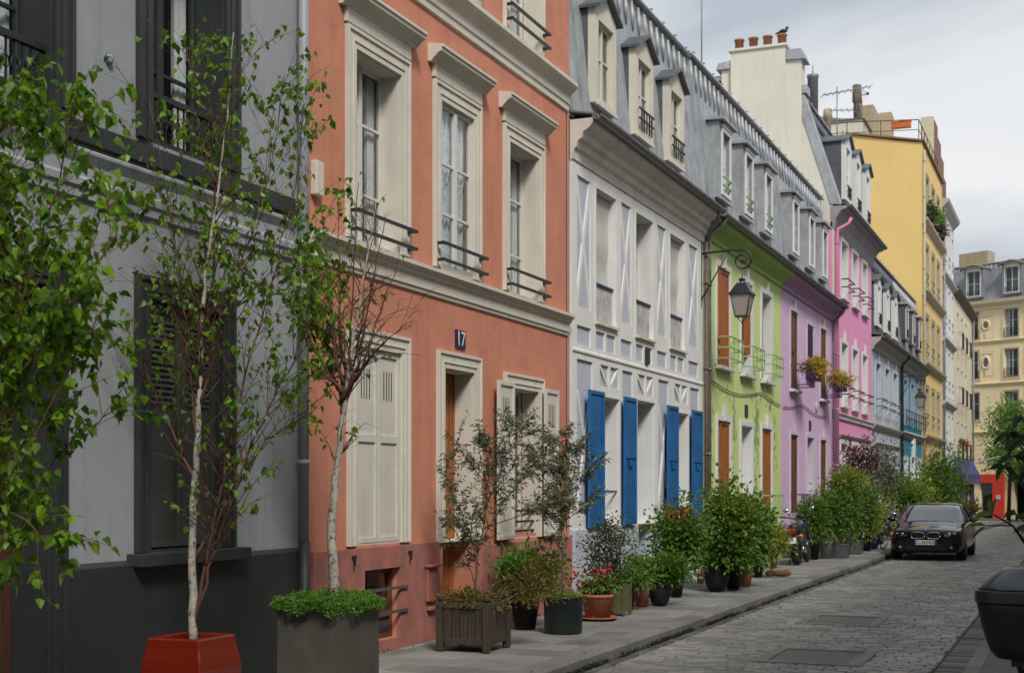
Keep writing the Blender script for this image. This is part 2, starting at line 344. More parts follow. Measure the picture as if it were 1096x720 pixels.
# moss and weeds along the kerb
def leafcloud(P, D, ln, wd, fold=.25, droop=0., shape='oval'):
    """P: n x 3 leaf base points, D: n x 3 directions, ln/wd arrays -> folded leaves"""
    n = len(P); P = np.asarray(P, float); D = np.asarray(D, float); D /= np.linalg.norm(D, axis=1)[:, None]+1e-9
    ln = np.asarray(ln, float)*np.ones(n); wd = np.asarray(wd, float)*np.ones(n)
    up = nr.normal(size=(n, 3)); up[:, 2] += 1.2; S = np.cross(D, up); S /= np.linalg.norm(S, axis=1)[:, None]+1e-9
    U = np.cross(S, D)
    if shape == 'oval': prof = [(.0, .0), (.30, .42), (.68, .40), (1., 0)]
    elif shape == 'heart': prof = [(.0, .12), (.22, .5), (.55, .38), (1., 0)]
    elif shape == 'thin': prof = [(.0, .05), (.35, .5), (.7, .42), (1., 0)]
    V = np.zeros((n, 6, 3)); l1 = ln[:, None]; w1 = wd[:, None]; fold = fold*nr.uniform(.2, 2.4, (n, 1)); droop = droop*nr.uniform(-.3, 2.6, (n, 1))
    V[:, 0] = P; V[:, 1] = P+D*l1*prof[1][0]+S*w1*prof[1][1]+U*w1*fold; V[:, 2] = P+D*l1*prof[2][0]+S*w1*prof[2][1]+U*w1*fold-np.array([0, 0, 1])*l1*droop*.4
    V[:, 3] = P+D*l1-np.array([0, 0, 1])*l1*droop; V[:, 4] = P+D*l1*prof[2][0]-S*w1*prof[2][1]+U*w1*fold-np.array([0, 0, 1])*l1*droop*.4; V[:, 5] = P+D*l1*prof[1][0]-S*w1*prof[1][1]+U*w1*fold
    m = MB(); m.v = V.reshape(-1, 3).tolist(); b = np.arange(n)*6
    F = []
    for k in b.tolist(): F.append((k, k+1, k+2, k+3)); F.append((k, k+3, k+4, k+5))
    m.f = F; m.smooth = [False]*len(F); return m
n = 11000; yy = np.concatenate([nr.uniform(4, 60, n//2), np.abs(nr.normal(0, 5, n//2))+nr.choice([6, 9, 12, 16, 22], n//2)]); yy = yy[(yy > 3) & (yy < 60)]
keep = (np.sin(yy*2.1)+np.sin(yy*5.3+1)+nr.normal(0, .8, len(yy))) > -.5; yy = yy[keep]
PP = np.stack([KX+.012+np.abs(nr.normal(0, .012, len(yy)))-.004, yy, np.array([gz(a) for a in yy])-.015+np.abs(nr.normal(0, .022, len(yy)))], 1)
tag(leafcloud(PP, nr.normal(size=(len(yy), 3))*[1, 1, .3]+[0, 0, .5], nr.uniform(.012, .036, len(yy)), .014).build('moss', leafmat('kerb_moss', (.018, .022, .010), (.045, .060, .018), .9, .05)), 'green moss and tiny weeds growing along the kerb foot', 'moss', kind='stuff')

# ------------------------------------------------------------------ facade kit (local x = out from the facade, y = along the street)
n = 2600; yy = nr.uniform(7, 60, n); yy = yy[(np.sin(yy*1.7)+np.sin(yy*4.1+2)+nr.normal(0, .4, n)) > .5]; n = len(yy)
tag(leafcloud(np.stack([FX+.06+np.abs(nr.normal(0, .025, n)), yy, np.array([gz(b) for b in yy])+.125], 1), nr.normal(size=(n, 3))*[1, 1, .5]+[0, 0, .6], nr.uniform(.015, .05, n), .014).build('weeds', MC['kerb_moss']), 'small weeds and moss growing where the facades meet the pavement', 'weeds', kind='stuff')
n = 420; yy = nr.uniform(6, 45, n); side_ = nr.uniform(0, 1, n) < .6
xx = np.where(side_, KX+np.abs(nr.normal(0, .25, n)), nr.uniform(FX+.1, RX, n)); zz = np.array([gz(b) for b in yy])+np.where(xx < KX, .14, .012)
tag(leafcloud(np.stack([xx, yy, zz], 1), nr.normal(size=(n, 3))*[1, 1, .08], nr.uniform(.02, .05, n), nr.uniform(.015, .03, n), fold=.2).build('fallen_leaves', leafmat('fallen_leaf', (.10, .06, .02), (.22, .17, .05), .8, .1)), 'scattered fallen leaves lying on the setts and pavement', 'fallen leaves', kind='stuff')
class House:
    def __init__(s, name, label, s0, x=FX, rz=0., base=0., cat='house'):
        s.s0 = s0; s.root = tag(empty(name, (x, s0, 0), rz), label, cat); s.holes = []
    def p(s, name, mb, mat, parent=None, bevel=0.): return mb.build(name, mat, parent or s.root, (0, s.s0, 0), bevel)
    def window(s, y0, y1, z0, z1, d=.19, frame=WFRAME, bars=(.36, .68), cur=None, cols=2, fw=.05, hole=True, open_=0.):
        if hole: s.holes.append((y0, y1, z0, z1))
        x0 = -d-.045; x1 = -d
        m = MB().ring(y0, y1, z0, z1, fw, x0, x1, tb=fw*1.6); iy0, iy1, iz0, iz1 = y0+fw, y1-fw, z0+fw*1.6, z1-fw
        if cols == 2: c = (y0+y1)/2; m.box(x0, x1+.012, c-.035, c+.035, iz0, iz1)
        for b in bars: z = z0+(z1-z0)*b; m.box(x0+.01, x1-.006, iy0, iy1, z-.016, z+.016) if cols != 2 else (m.box(x0+.01, x1-.006, iy0, c-.035, z-.016, z+.016), m.box(x0+.01, x1-.006, c+.035, iy1, z-.016, z+.016))
        w_ = s.p('window', m, frame, bevel=.004)
        g = MB().box(x0+.018, x0+.024, iy0, iy1, iz0, iz1); s.p('pane', g, GLASS, w_)
        if cur:
            cm = {'lace': LACE, 'white': CURT, 'blind': BLIND}[cur if cur in ('lace', 'blind') else 'white']
            spans = [(iy0, iy1)] if cur in ('lace', 'blind', 'full') else [(iy0, iy0+.26*(iy1-iy0)), (iy1-.2*(iy1-iy0), iy1)]
            for a, b in spans:
                k = MB(); nseg = 26; zt = iz1; zb = iz0 if cur != 'blind' else iz0+(iz1-iz0)*.3
                amp = 0.002 if cur == 'blind' else .022; ph = rng.uniform(0, 6)
                for q in range(nseg):
                    ya, yb = a+(b-a)*q/nseg, a+(b-a)*(q+1)/nseg
                    xa = x0-.035+amp*math.sin(q*1.9+ph); xb = x0-.035+amp*math.sin((q+1)*1.9+ph)
                    k.add([(xa,ya,zb),(xb,yb,zb),(xb,yb,zt),(xa,ya,zt)], [(0,1,2,3)], True)
                s.p('curtain' if cur != 'blind' else 'blind', k, cm, w_)
        return w_
    def surround(s, y0, y1, z0, z1, t=.17, mat=CREAM, d=.19, proud=.035, bottom=False, key=0., name='window_surround', lining=True):
        m = MB()
        if lining: m.ring(y0-.004, y1+.004, z0-.004, z1+.004, .02, -d, .0005)
        zb = z0-t if bottom else z0; tb = t if bottom else 0
        m.ring(y0-t+.0, y1+t, zb, z1+t, t+.004, 0.001, proud, tb=tb+.004 if tb else 0)
        if t > .13:
            m.ring(y0-t-.008, y1+t+.008, zb-(.008 if bottom else 0), z1+t+.008, .035, 0.002, proud+.018, tb=.035 if bottom else 0)
            m.ring(y0-t*.42, y1+t*.42, zb+(t*.58 if bottom else 0), z1+t*.42, .02, proud-.002, proud+.012, tb=.02 if bottom else 0)
        if key > 0:
            c = (y0+y1)/2; m.prism_x([(c-.08, z1+.002), (c+.08, z1+.002), (c+.10, z1+t+key), (c-.10, z1+t+key)], .002, proud+.03)
        return s.p(name, m, mat, bevel=.003)
    def band(s, prof, y0, y1, mat, name='string_course'):
        """prof: list of (x,z) outer profile points bottom -> top; closes on the wall"""
        poly = [(-.05, prof[0][1])]+list(prof)+[(-.05, prof[-1][1])]
        return s.p(name, MB().prism_y(poly, y0, y1), mat)
    def sill(s, y0, y1, z, mat=WHITE, ex=.08, out=.12, th=.07, name='sill'):
        return s.p(name, MB().box(-.18, out, y0-ex, y1+ex, z-th, z-.002), mat, bevel=.006)
    def bars2(s, y0, y1, zs, mat=IRON, out=.10, r=.016, name='railing', ex=.1):
        m = MB()
        for z in zs:
            m.box(out-.012, out+.022, y0-ex, y1+ex, z-r, z+r); m.box(.0, out-.012, y0-ex+.01, y0-ex+.05, z-r, z+r); m.box(.0, out-.012, y1+ex-.05, y1+ex-.01, z-r, z+r)
        return s.p(name, m, mat, bevel=.003)
    def balconette(s, y0, y1, z0, z1, mat, out=.26, n=5, ex=.06, name='balcony_railing', hr=2, r=.013):
        m = MB()
        for k in range(hr):
            z = z1-(z1-z0)*k/max(1, hr-1) if hr > 1 else z1
            m.box(out-r, out+r, y0-ex, y1+ex, z-r, z+r); m.box(0, out-r, y0-ex, y0-ex+2*r, z-r, z+r); m.box(0, out-r, y1+ex-2*r, y1+ex, z-r, z+r)
        for k in range(n):
            y = y0-ex+.001+r+(y1-y0+2*ex-2*r-.002)*k/(n-1); m.box(out-r*.8, out+r*.8, y-r*.8, y+r*.8, z0+r, z1-r)
        return s.p(name, m, mat)
    def shutter(s, y0, y1, z0, z1, x, mat, th=.035, louvre=None, panels=1, slots=False, name='shutter', handle=False, parent=None):
        m = MB(); fr = .055 if y1-y0 > .3 else .04
        xm = x+th*.45
        m.box(x, xm, y0+fr, y1-fr, z0+fr, z1-fr); m.ring(y0, y1, z0, z1, fr, x, x+th)
        if panels > 1:
            for k in range(1, panels): z = z0+(z1-z0)*k/panels*1.08; m.box(xm-.001, x+th-.002, y0+fr, y1-fr, z-.04, z+.04)
        if louvre:
            z = louvre[0]
            while z < louvre[1]:
                m.hexa([(xm,y0+fr+.03,z),(x+th,y0+fr+.03,z-.0),(x+th,y1-fr-.03,z),(xm,y1-fr-.03,z),(xm,y0+fr+.03,z+.03),(x+th,y0+fr+.03,z+.012),(x+th,y1-fr-.03,z+.012),(xm,y1-fr-.03,z+.03)]); z += .045
        o = s.p(name, m, mat, parent, bevel=.003)
        if slots:
            q = MB(); c = (y0+y1)/2; wv = (y1-y0)*.18
            for k in (-1, -.33, .33, 1): q.box(xm-.001, xm+.003, c+wv*k-.007, c+wv*k+.007, z1-.5, z1-.2)
            s.p('vent_slots', q, DARK, o)
        if handle:
            q = MB(); q.box(x+th-.001, x+th+.012, (y0+y1)/2-.09, (y0+y1)/2+.09, (z0+z1)/2-.09, (z0+z1)/2+.02); s.p('latch', q, mat, o)
        return o
    def door(s, y0, y1, z0, z1, mat, d=.28, surmat=None, knob=True, glass=None):
        s.holes.append((y0, y1, z0, z1)); x = -d
        m = MB().box(x-.05, x, y0, y1, z0, z1); c = (y0+y1)/2
        zt = z1-.1
        for a, b in ((z0+.12, z0+.75), (z0+.88, z0+1.5), (z0+1.62, zt)):
            if b-a > .15:
                m.ring(y0+.1, c-.03, a, b, .03, x-.001, x+.014); m.ring(c+.03, y1-.1, a, b, .03, x-.001, x+.014)
        dd = s.p('door', m, mat, bevel=.003)
        if knob: s.p('handle', MB().ball((x+.06, c, z0+1.05), .035).tube([(x-.001, c, z0+1.05), (x+.05, c, z0+1.05)], .012), surf('brass', (.25, .17, .06), .35, metal=.9, bump=0), dd)
        return dd
    def dormer(s, c, w_, z0, z1, wmat=WHITE, cheek=ZINC, wo=.62, style='gable', front=.06, back=-.9, bars=(.5,), rail=None, sidew=None):
        y0, y1 = c-w_/2, c+w_/2; fr = (w_-wo)/2; oy0, oy1 = y0+fr, y1-fr; oz0, oz1 = z0+.1, z1-.16
        m = MB().wall(y0, y1, z0, z1, [(oy0, oy1, oz0, oz1)], x=front, th=.12)
        if style == 'gable': m.prism_x([(y0, z1), (y1, z1), (c, z1+.26)], front-.12, front-.0005)
        m.box(front, front+.03, y0+.02, y1-.02, z0-.03, z0+.03)
        d = s.p('dormer', m, wmat if style == 'gable' else cheek, bevel=.003)
        if style == 'fancy':
            q = MB().ring(oy0-.075, oy1+.075, oz0-.03, oz1+.06, .07, front+.001, front+.035)
            q.prism_x([(oy0-.1, oz1+.061), (oy1+.1, oz1+.061), (oy1+.06, oz1+.13), (c+.12, oz1+.15), (c+.1, oz1+.25), (c-.1, oz1+.25), (c-.12, oz1+.15), (oy0-.06, oz1+.13)], front+.001, front+.05)
            s.p('window_surround', q, wmat, d, bevel=.003)
        s.p('cheek', MB().box(back, front-.121, y0+.004, y0+.05, z0-.1, z1-.002), cheek, d); s.p('cheek', MB().box(back, front-.121, y1-.05, y1-.004, z0-.1, z1-.002), cheek, d)
        r = MB()
        if style == 'gable':
            h = z1+.26
            for sg in (-1, 1):
                e_ = c+sg*(w_/2+.07); r.hexa([(back, *( (c, h) if sg > 0 else (e_, z1-.03))), (front+.09, *((c, h) if sg > 0 else (e_, z1-.03))), (front+.09, *((e_, z1-.03) if sg > 0 else (c, h))), (back, *((e_, z1-.03) if sg > 0 else (c, h))),
                        (back, *((c, h+.045) if sg > 0 else (e_, z1+.015))), (front+.09, *((c, h+.045) if sg > 0 else (e_, z1+.015))), (front+.09, *((e_, z1+.015) if sg > 0 else (c, h+.045))), (back, *((e_, z1+.015) if sg > 0 else (c, h+.045)))])
        else:
            r.hexa([(back, y0-.08, z1+.03), (front+.12, y0-.08, z1), (front+.12, y1+.08, z1), (back, y1+.08, z1+.03), (back, y0-.08, z1+.12), (front+.12, y0-.08, z1+.05), (front+.12, y1+.08, z1+.05), (back, y1+.08, z1+.12)])
            r.prism_x([(y0-.02, z1+.051), (y1+.02, z1+.051), (c, z1+.16)], back, front+.05)
        s.p('dormer_roof', r, ZINCD if style == 'gable' else ZINC, d)
        fm = MB().ring(oy0, oy1, oz0, oz1, .04, front-.11, front-.07); fm.box(front-.11, front-.065, c-.022, c+.022, oz0+.04, oz1-.04)
        for b in bars: z = oz0+(oz1-oz0)*b; fm.box(front-.1, front-.075, oy0+.04, c-.022, z-.014, z+.014); fm.box(front-.1, front-.075, c+.022, oy1-.04, z-.014, z+.014)
        s.p('window', fm, wmat, d); s.p('pane', MB().box(front-.1, front-.095, oy0+.04, oy1-.04, oz0+.04, oz1-.04), GLASS, d)
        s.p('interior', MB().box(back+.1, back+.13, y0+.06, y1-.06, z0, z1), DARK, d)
        if rail:
            q = MB()
            for z in (oz0+.34, oz0+.18): q.box(front+.02, front+.05, oy0-.05, oy1+.05, z-.012, z+.012)
            for k in (range(5) if rail is IRON else ()): y = oy0+(oy1-oy0)*(k+.5)/5; q.box(front+.025, front+.045, y-.007, y+.007, oz0, oz0+.33)
            s.p('railing', q, rail, d)
        return d
    def mansard(s, y0, y1, z0, x1, z1, mat=ZINC, seam=.48, top=10.8, depth=-5., x0=.0, ridge=True, dorm=(), name='roof', seams=True):
        """steep front slope (x0,z0)-(x1,z1), low top slope to the back"""
        m = MB().prism_y([(x0, z0), (x1, z1), (depth, top), (depth, z0)], y0, y1); r = s.p(name, m, mat)
        dx, dz = x1-x0, z1-z0; ln = math.hypot(dx, dz); nx, nz = dz/ln, -dx/ln
        if seams:
            q = MB(); y = y0+.1
            while y < y1:
                if not any(a-.03 < y < b+.03 for a, b in dorm):
                    for h0, h1 in ((.0, 1.),):
                        q.hexa([(x0, y-.014, z0), (x0+nx*.035, y-.014, z0+nz*.035), (x0+nx*.035, y+.014, z0+nz*.035), (x0, y+.014, z0), (x1, y-.014, z1), (x1+nx*.035, y-.014, z1+nz*.035), (x1+nx*.035, y+.014, z1+nz*.035), (x1, y+.014, z1)])
                y += seam
            y = y0+.12
            while y < y1-.05:  # small lead scallops under the break
                q.tube([(x1-dx*.20+.012, y, z1-dz*.20), (x1-dx*.12+.03, y, z1-dz*.12), (x1-dx*.03+.035, y, z1-dz*.03)], [.012, .045, .03], 6); y += .36
            s.p('standing_seams', q, ZINC if mat != SLATE else ZINCD, r)
        if ridge:
            q = MB().box(x1-.05, x1+.07, y0, y1, z1+.001, z1+.075); q.tube([(x1+.075, y0, z1+.03), (x1+.075, y1, z1+.03)], .035, 8)
            y = y0+.2
            while y < y1: q.box(x1-.01, x1+.12, y-.02, y+.02, z1+.076, z1+.10); y += .75
            s.p('roof_edge', q, ZINC, r)
        return r
    def gutter(s, y0, y1, z, x=.36, mat=ZINCG):
        m = MB(); n = 8; pr = [(x+.075*math.cos(a), z+.075*math.sin(a)) for a in [math.pi+math.pi*i/n for i in range(n+1)]]
        pr2 = [(x+.062*math.cos(a), z+.062*math.sin(a)) for a in [2*math.pi-math.pi*i/n for i in range(n+1)]]
        m.prism_y(pr+pr2, y0, y1)
        m.prism_y([(-.02, z+.06), (x-.05, z-.0), (x-.05, z+.02), (-.02, z+.09)], y0, y1)
        return s.p('gutter', m, mat)
    def shell(s, y0, y1, zt, mat, zb=-.7, depth=-6., th=.35, sidemat=None, name='wall', x=0.):
        """front wall with the openings gathered so far, side and back walls, dark room sheet"""
        m = MB().wall(y0, y1, zb, zt, s.holes, x=x, th=th)
        m.box(depth, x-th-.001, y0+.002, y0+.2, zb, zt-.01); m.box(depth, x-th-.001, y1-.2, y1-.002, zb, zt-.01); m.box(depth-.2, depth-.001, y0+.002, y1-.002, zb, zt-.01)
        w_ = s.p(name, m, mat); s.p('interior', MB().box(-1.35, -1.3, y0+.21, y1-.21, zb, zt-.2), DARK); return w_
    def pipe(s, y, z0, z1, x=.07, r=.045, mat=ZINCG, top=None, name='downpipe', off=0.):
        m = MB(); pts = [(x, y, z0), (x, y, z1)]
        if top: pts += [(x+.02, y, z1+.12), (top-.08, y+off, z1+.3), (top, y+off, z1+.46)]
        m.tube(pts, r, 10)
        z = z0+.7
        while z < z1: m.tube([(x, y, z), (x, y, z+.05)], r+.012, 10); z += 1.6
        return s.p(name, m, mat)

# ================================================================== houses, left side of the street
PLAT = [(.0, 3.93)]
# ---- grey house
H = House('house', 'pale grey house with dark charcoal plinth, dark window frames and louvred shutters', 1.0)
GREYW = surf('pale_grey_stucco', (.31, .318, .335), .85, var=.14, streak=.35, nscale=1.3)
CHAR = surf('charcoal_paint', (.026, .028, .029), .55, var=.2, streak=.2, nscale=2)
CHAR2 = surf('dark_grey_paint', (.028, .031, .032), .5, var=.15)
BROWN = wood('brown_door_wood', (.09, .038, .02))
H.window(8.75, 9.72, 1.3, 3.25, d=.2, frame=CHAR2)
H.surround(8.75, 9.72, 1.3, 3.25, t=.16, mat=CHAR2, d=.2)
for a, b in ((8.76, 9.23), (9.24, 9.71)): H.shutter(a, b, 1.33, 3.22, -.07, surf('grey_green_shutter', (.055, .06, .052), .55, var=.15, streak=.3), louvre=(2.45, 3.10), panels=1)
H.p('sill', MB().box(-.05, .16, 8.5, 9.95, 1.2, 1.297), CHAR2, bevel=.006)
H.door(6.35, 7.62, .28, 3.2, BROWN, d=.30)
H.surround(6.35, 7.62, .28, 3.2, t=.17, mat=CHAR2, d=.29)
for a in (8.78, 6.7, 3.5):
    H.window(a, a+1.0, 4.46, 6.5, d=.28, frame=CHAR2, cur='side' if a > 8 else 'lace', bars=(.34, .8))
    H.surround(a, a+1.0, 4.46, 6.5, t=.17, mat=CHAR2, d=.28)
    m = MB(); 
    m.box(-.10, -.05, a+.02, a+.98, 4.84, 4.885); m.box(-.09, -.06, a+.02, a+.98, 4.5, 4.52)
    for k in range(12):
        y = a+.06+k*.08; m.box(-.082, -.068, y-.006, y+.006, 4.52, 4.84)
        m.tube([(-.075, y+.03*math.cos(t_), 4.68+.05*math.sin(t_)) for t_ in np.linspace(0, 2*math.pi, 9)], .006, 4)
    H.p('railing', m, IRON)
for a in (3.4,): H.window(a, a+1.1, 1.3, 3.25, d=.2, frame=CHAR2, cur='side'); H.surround(a, a+1.1, 1.3, 3.25, t=.16, mat=CHAR2)
H.shell(1.0, 10.98, 9.6, GREYW)
H.p('plinth', MB().box(.001, .05, 7.80, 10.98, -.7, 1.215).box(.001, .04, 1.0, 6.16, -.7, 1.215).add([(.001,7.8,1.215),(.05,7.8,1.215),(.05,10.98,1.215),(.001,10.98,1.215),(.001,7.8,1.25),(.001,10.98,1.25)], [(0,1,4),(1,2,5,4),(2,3,5)]), CHAR, bevel=.004)
H.p('string_course', MB().prism_y([(0, 4.26), (.045, 4.27), (.045, 4.41), (.0, 4.43)], 1, 10.84), CHAR2)
H.p('moulding', MB().prism_y([(0, 3.86), (.03, 3.87), (.03, 3.93), (.05, 3.95), (.05, 4.0), (.015, 4.03), (.015, 4.12), (.055, 4.19), (.055, 4.21), (0, 4.245)], 1, 10.84), GREYW)
H.band([(0, 9.0), (.1, 9.05), (.14, 9.3), (.36, 9.5), (.36, 9.6)], 1, 10.98, GREYW, 'cornice')
H.mansard(1, 10.98, 9.6, -.4, 12.4, ZINC, top=13.2)
m = MB().box(.051, .09, 10.0, 10.02, 1.0, 1.1)
H.p('wall_vent', MB().lathe([(.035, 0), (.035, .03), (.02, .035)], (.0, 8.25, 6.0), 10, axis='x').lathe([(.035, 0), (.035, .03), (.02, .035)], (.0, 8.28, 4.95), 10, axis='x'), GREYW)
H.pipe(10.92, 1.3, 9.4, x=.08, r=.05, mat=surf('grey_painted_pipe', (.28, .29, .31), .5, var=.12, bump=.05))
H.p('pipe_foot', MB().tube([(.09, 10.92, .1), (.09, 10.92, 1.3)], .056, 12), CHAR)

# ---- salmon house, number 17
SALMD = surf('damp_salmon_plinth', (.40, .145, .11), .85, var=.18, streak=.3, nscale=2, col2=(.22, .12, .10), c2at=(.46, .66))
SALM = surf('salmon_stucco', (.56, .225, .138), .88, var=.12, streak=.35, nscale=1.3, col2=(.47, .165, .11), c2at=(.5, .72))
H = House('house', 'salmon house with cream cornices over tall windows and a number 17 plaque', 11.0)
ORDOOR = wood('orange_brown_door', (.42, .145, .03))
W3 = [(12.0, 12.98), (13.96, 14.86), (15.95, 16.95)]
for i, (a, b) in enumerate(W3):
    d = .20 if i != 1 else .012
    H.window(a, b, 4.24, 6.12, d=d, cur=['side', 'lace', 'side'][i], bars=(.3, .68) if i != 1 else (.34, .64))
    H.surround(a, b, 4.24, 6.12, t=.18, d=d)
    # frieze and hood over the window
    c0, c1 = a-.2, b+.2
    H.p('window_hood', MB().box(.001, .045, c0, c1, 6.33, 6.47).prism_y([(0, 6.47), (.05, 6.47), (.07, 6.50), (.10, 6.52), (.12, 6.55), (.17, 6.57), (.17, 6.60), (.19, 6.61), (.19, 6.64), (0, 6.67)], c0-.10, c1+.10), CREAM, bevel=.003)
    H.bars2(a-.1, b+.1, (4.50, 4.315), ex=.07, out=.12)
    H.window(a, b, 7.46, 9.3, d=.2, cur=['side', 'side', 'side'][i]); H.surround(a, b, 7.46, 9.3, t=.17); H.bars2(a-.1, b+.1, (7.78, 7.6), ex=.07, out=.12)
# string courses, moulded
H.band([(0, 3.90), (.025, 3.91), (.03, 3.95), (.045, 3.955), (.045, 4.06), (.07, 4.08), (.085, 4.12), (.13, 4.15), (.13, 4.19), (.0, 4.235)], 11.12, 18.08, CREAM)
H.band([(0, 7.02), (.03, 7.03), (.03, 7.10), (.05, 7.12), (.05, 7.22), (.10, 7.27), (.14, 7.30), (.17, 7.34), (.17, 7.39), (0, 7.455)], 11.12, 18.08, CREAM)
H.band([(0, 9.7), (.05, 9.75), (.05, 9.95), (.2, 10.05), (.36, 10.2), (.36, 10.3)], 11.0, 18.16, CREAM, 'cornice')
# ground floor
H.window(12.02, 12.99, 1.28, 3.2, d=.12); H.surround(12.02, 12.99, 1.22, 3.2, t=.17, d=.12, bottom=False)
PAINTW = surf('cream_shutter_paint', (.60, .57, .50), .6, var=.1, bump=.1, streak=.3)
for a, b in ((12.03, 12.50), (12.51, 12.98)): H.shutter(a, b, 1.24, 3.19, -.03, PAINTW, panels=2, slots=True)
H.door(14.05, 14.86, .42, 3.14, ORDOOR, d=.24)
H.surround(14.05, 14.86, 1.18, 3.14, t=.18, d=.22, name='door_surround')
H.p('step', MB().box(-.3, .22, 13.98, 14.95, .0, .28).box(-.3, .06, 14.055, 14.855, .28, .41), KERBM, bevel=.01)
H.window(15.96, 16.94, 1.2, 3.05, d=.22, bars=(.5,), cur='side'); H.surround(15.96, 16.94, 1.15, 3.05, t=.17, d=.2)
H.shutter(15.42, 15.93, 1.16, 3.1, .075, PAINTW, panels=2, slots=True); H.shutter(17.0, 17.5, 1.16, 3.1, .075, PAINTW, panels=2, slots=True)
m = MB()
for z in (1.36, 1.5, 1.24): m.box(-.06, -.03, 15.97, 16.93, z-.014, z+.014)
H.p('window_bar', m, IRON)
for y in (11.9, 13.12, 15.6, 17.3): H.p('shutter_catch', MB().box(.051, .075, y-.03, y+.03, 1.10, 1.13).box(.075, .09, y-.03, y-.012, 1.03, 1.13), IRON)
# basement openings
H.holes += [(12.14, 12.92, .24, .97), (16.08, 16.95, .73, 1.0)]
BRN = surf('red_brown_paint', (.14, .045, .025), .6, var=.2)
f = H.p('basement_window', MB().ring(12.145, 12.915, .245, .965, .045, -.10, -.05).box(-.10, -.045, 12.19, 12.87, .46, .53), BRN)
H.p('pane', MB().box(-.085, -.08, 12.19, 12.87, .29, .92), GLASS, f)
H.p('grille', MB().box(-.078, -.072, 12.19, 12.87, .29, .46), surf('mesh_grille', (.05, .055, .055), .7, bump=.5, bscale=200), f)
H.p('basement_bars', MB().box(.056, .075, 12.0, 13.05, .745, .775).box(.056, .075, 12.0, 13.05, .50, .53).box(.03, .056, 12.02, 12.05, .745, .775).box(.03, .056, 12.98, 13.01, .745, .775), surf('bar_steel', (.2, .2, .2), .4, metal=.6))
f = H.p('basement_window', MB().ring(16.085, 16.945, .735, .995, .04, -.10, -.05), BRN); H.p('pane', MB().box(-.085, -.08, 16.13, 16.9, .78, .95), GLASS, f)
H.shell(11.0, 18.17, 10.3, SALM)
# plinths
pl = MB().wall(11.14, 13.86, -.7, 1.195, [(12.14, 12.92, .24, .97)], x=.05, th=.049)
H.p('plinth', pl, SALMD, bevel=.006)
H.p('plinth', MB().wall(15.04, 18.16, -.7, 1.11, [(16.08, 16.95, .73, 1.0)], x=.05, th=.049), SALMD, bevel=.006)
H.p('meter_box', MB().box(.051, .09, 13.5, 13.74, .56, .93).box(.051, .13, 13.48, 13.76, .931, .96).box(.051, .10, 13.53, 13.71, .46, .50), SALMD, bevel=.006)
PLQ = surf('blue_enamel', (.012, .02, .07), .3, var=.1, bump=.02); PW = surf('enamel_white', (.75, .76, .75), .35, var=.05, bump=.02)
def plaque(H, yc, zc, w_, h, txt, size=None, x=.02, mat=PLQ):
    q = H.p('number_plaque', MB().box(.001, x, yc-w_/2, yc+w_/2, zc-h/2, zc+h/2), mat)
    if txt:
        M = Matrix.Translation((x+.001, yc-H.s0, zc)) @ Matrix(((0, 0, 1, 0), (1, 0, 0, 0), (0, 1, 0, 0), (0, 0, 0, 1)))
        textmesh('numerals', txt, size or h*.85, PW, q, M)
plaque(H, 14.50, 3.50, .26, .21, '17', .235)
H.p('junction_box', MB().box(.001, .07, 11.17, 11.31, 4.52, 4.84), CREAM, bevel=.01)
H.mansard(11.0, 18.17, 10.3, -.4, 12.8, ZINC, top=13.4)
H.p('joint_line', MB().box(.001, .006, 18.05, 18.065, 1.2, 7.0), DARK)

# ---- white half-timbered house
H = House('house', 'white half-timbered house with bright blue shutters and three zinc dormers', 18.2)
LAV = surf('lavender_grey_render', (.46, .48, .54), .85, var=.07, streak=.12, nscale=2)
TIM = surf('white_timber_paint', (.72, .71, .68), .7, var=.07, streak=.22, nscale=2.5)
BLUE = surf('blue_shutter_paint', (.010, .12, .33), .45, var=.28, streak=.35, bump=.06)
S = 18.2
NAVYB = surf('dull_blue_rail', (.02, .06, .13), .5)
W1 = [(19.24, 20.18), (21.2, 22.16), (23.18, 24.13)]
for i, (a, b) in enumerate(W1):
    H.window(a, b, 4.24, 6.2, d=.22 if i == 1 else .13, cur='blind' if i != 1 else 'side', bars=(.35, .68)); 
    H.surround(a, b, 4.24, 6.2, t=.05, mat=TIM, d=.22 if i == 1 else .12, proud=.037)
    r = H.p('railing', MB().box(-.05, .0, a+.02, b-.02, 4.80, 4.825), NAVYB)
    H.p('rail_cloth', MB().box(-.035, -.03, a+.03, b-.03, 4.28, 4.80), surf('translucent_rail_screen', (.42, .41, .41), .6, var=.5, nscale=4, bump=.4, bscale=9, col2=(.5, .5, .5), c2at=(.45, .6)), r)
    H.p('sill', MB().box(-.12, .08, a-.05, b+.05, 4.19, 4.236), CREAM, bevel=.005)
for i in (0, 2):  # roller blinds drawn down outside
    a, b = W1[i]; m = MB()
    for q in range(24):
        z0_, z1_ = 4.86+q*.055, 4.86+(q+1)*.055; f_ = lambda z: .012*math.sin(z*9)+.03*max(0, .5-abs(z-5.2))
        m.add([(-.09-f_(z0_), a+.03, z0_), (-.09-f_(z0_), b-.02-f_(z0_)*.5, z0_), (-.09-f_(z1_), b-.02-f_(z1_)*.5, z1_), (-.09-f_(z1_), a+.03, z1_)], [(0,1,2,3)], True)
    H.p('blind', m, surf('cream_outdoor_blind', (.50, .49, .45), .85, var=.08, streak=.1, bump=.1))
gh = [(19.42, 20.35, 1.2, 3.15), (23.45, 24.37, 1.2, 3.12)]
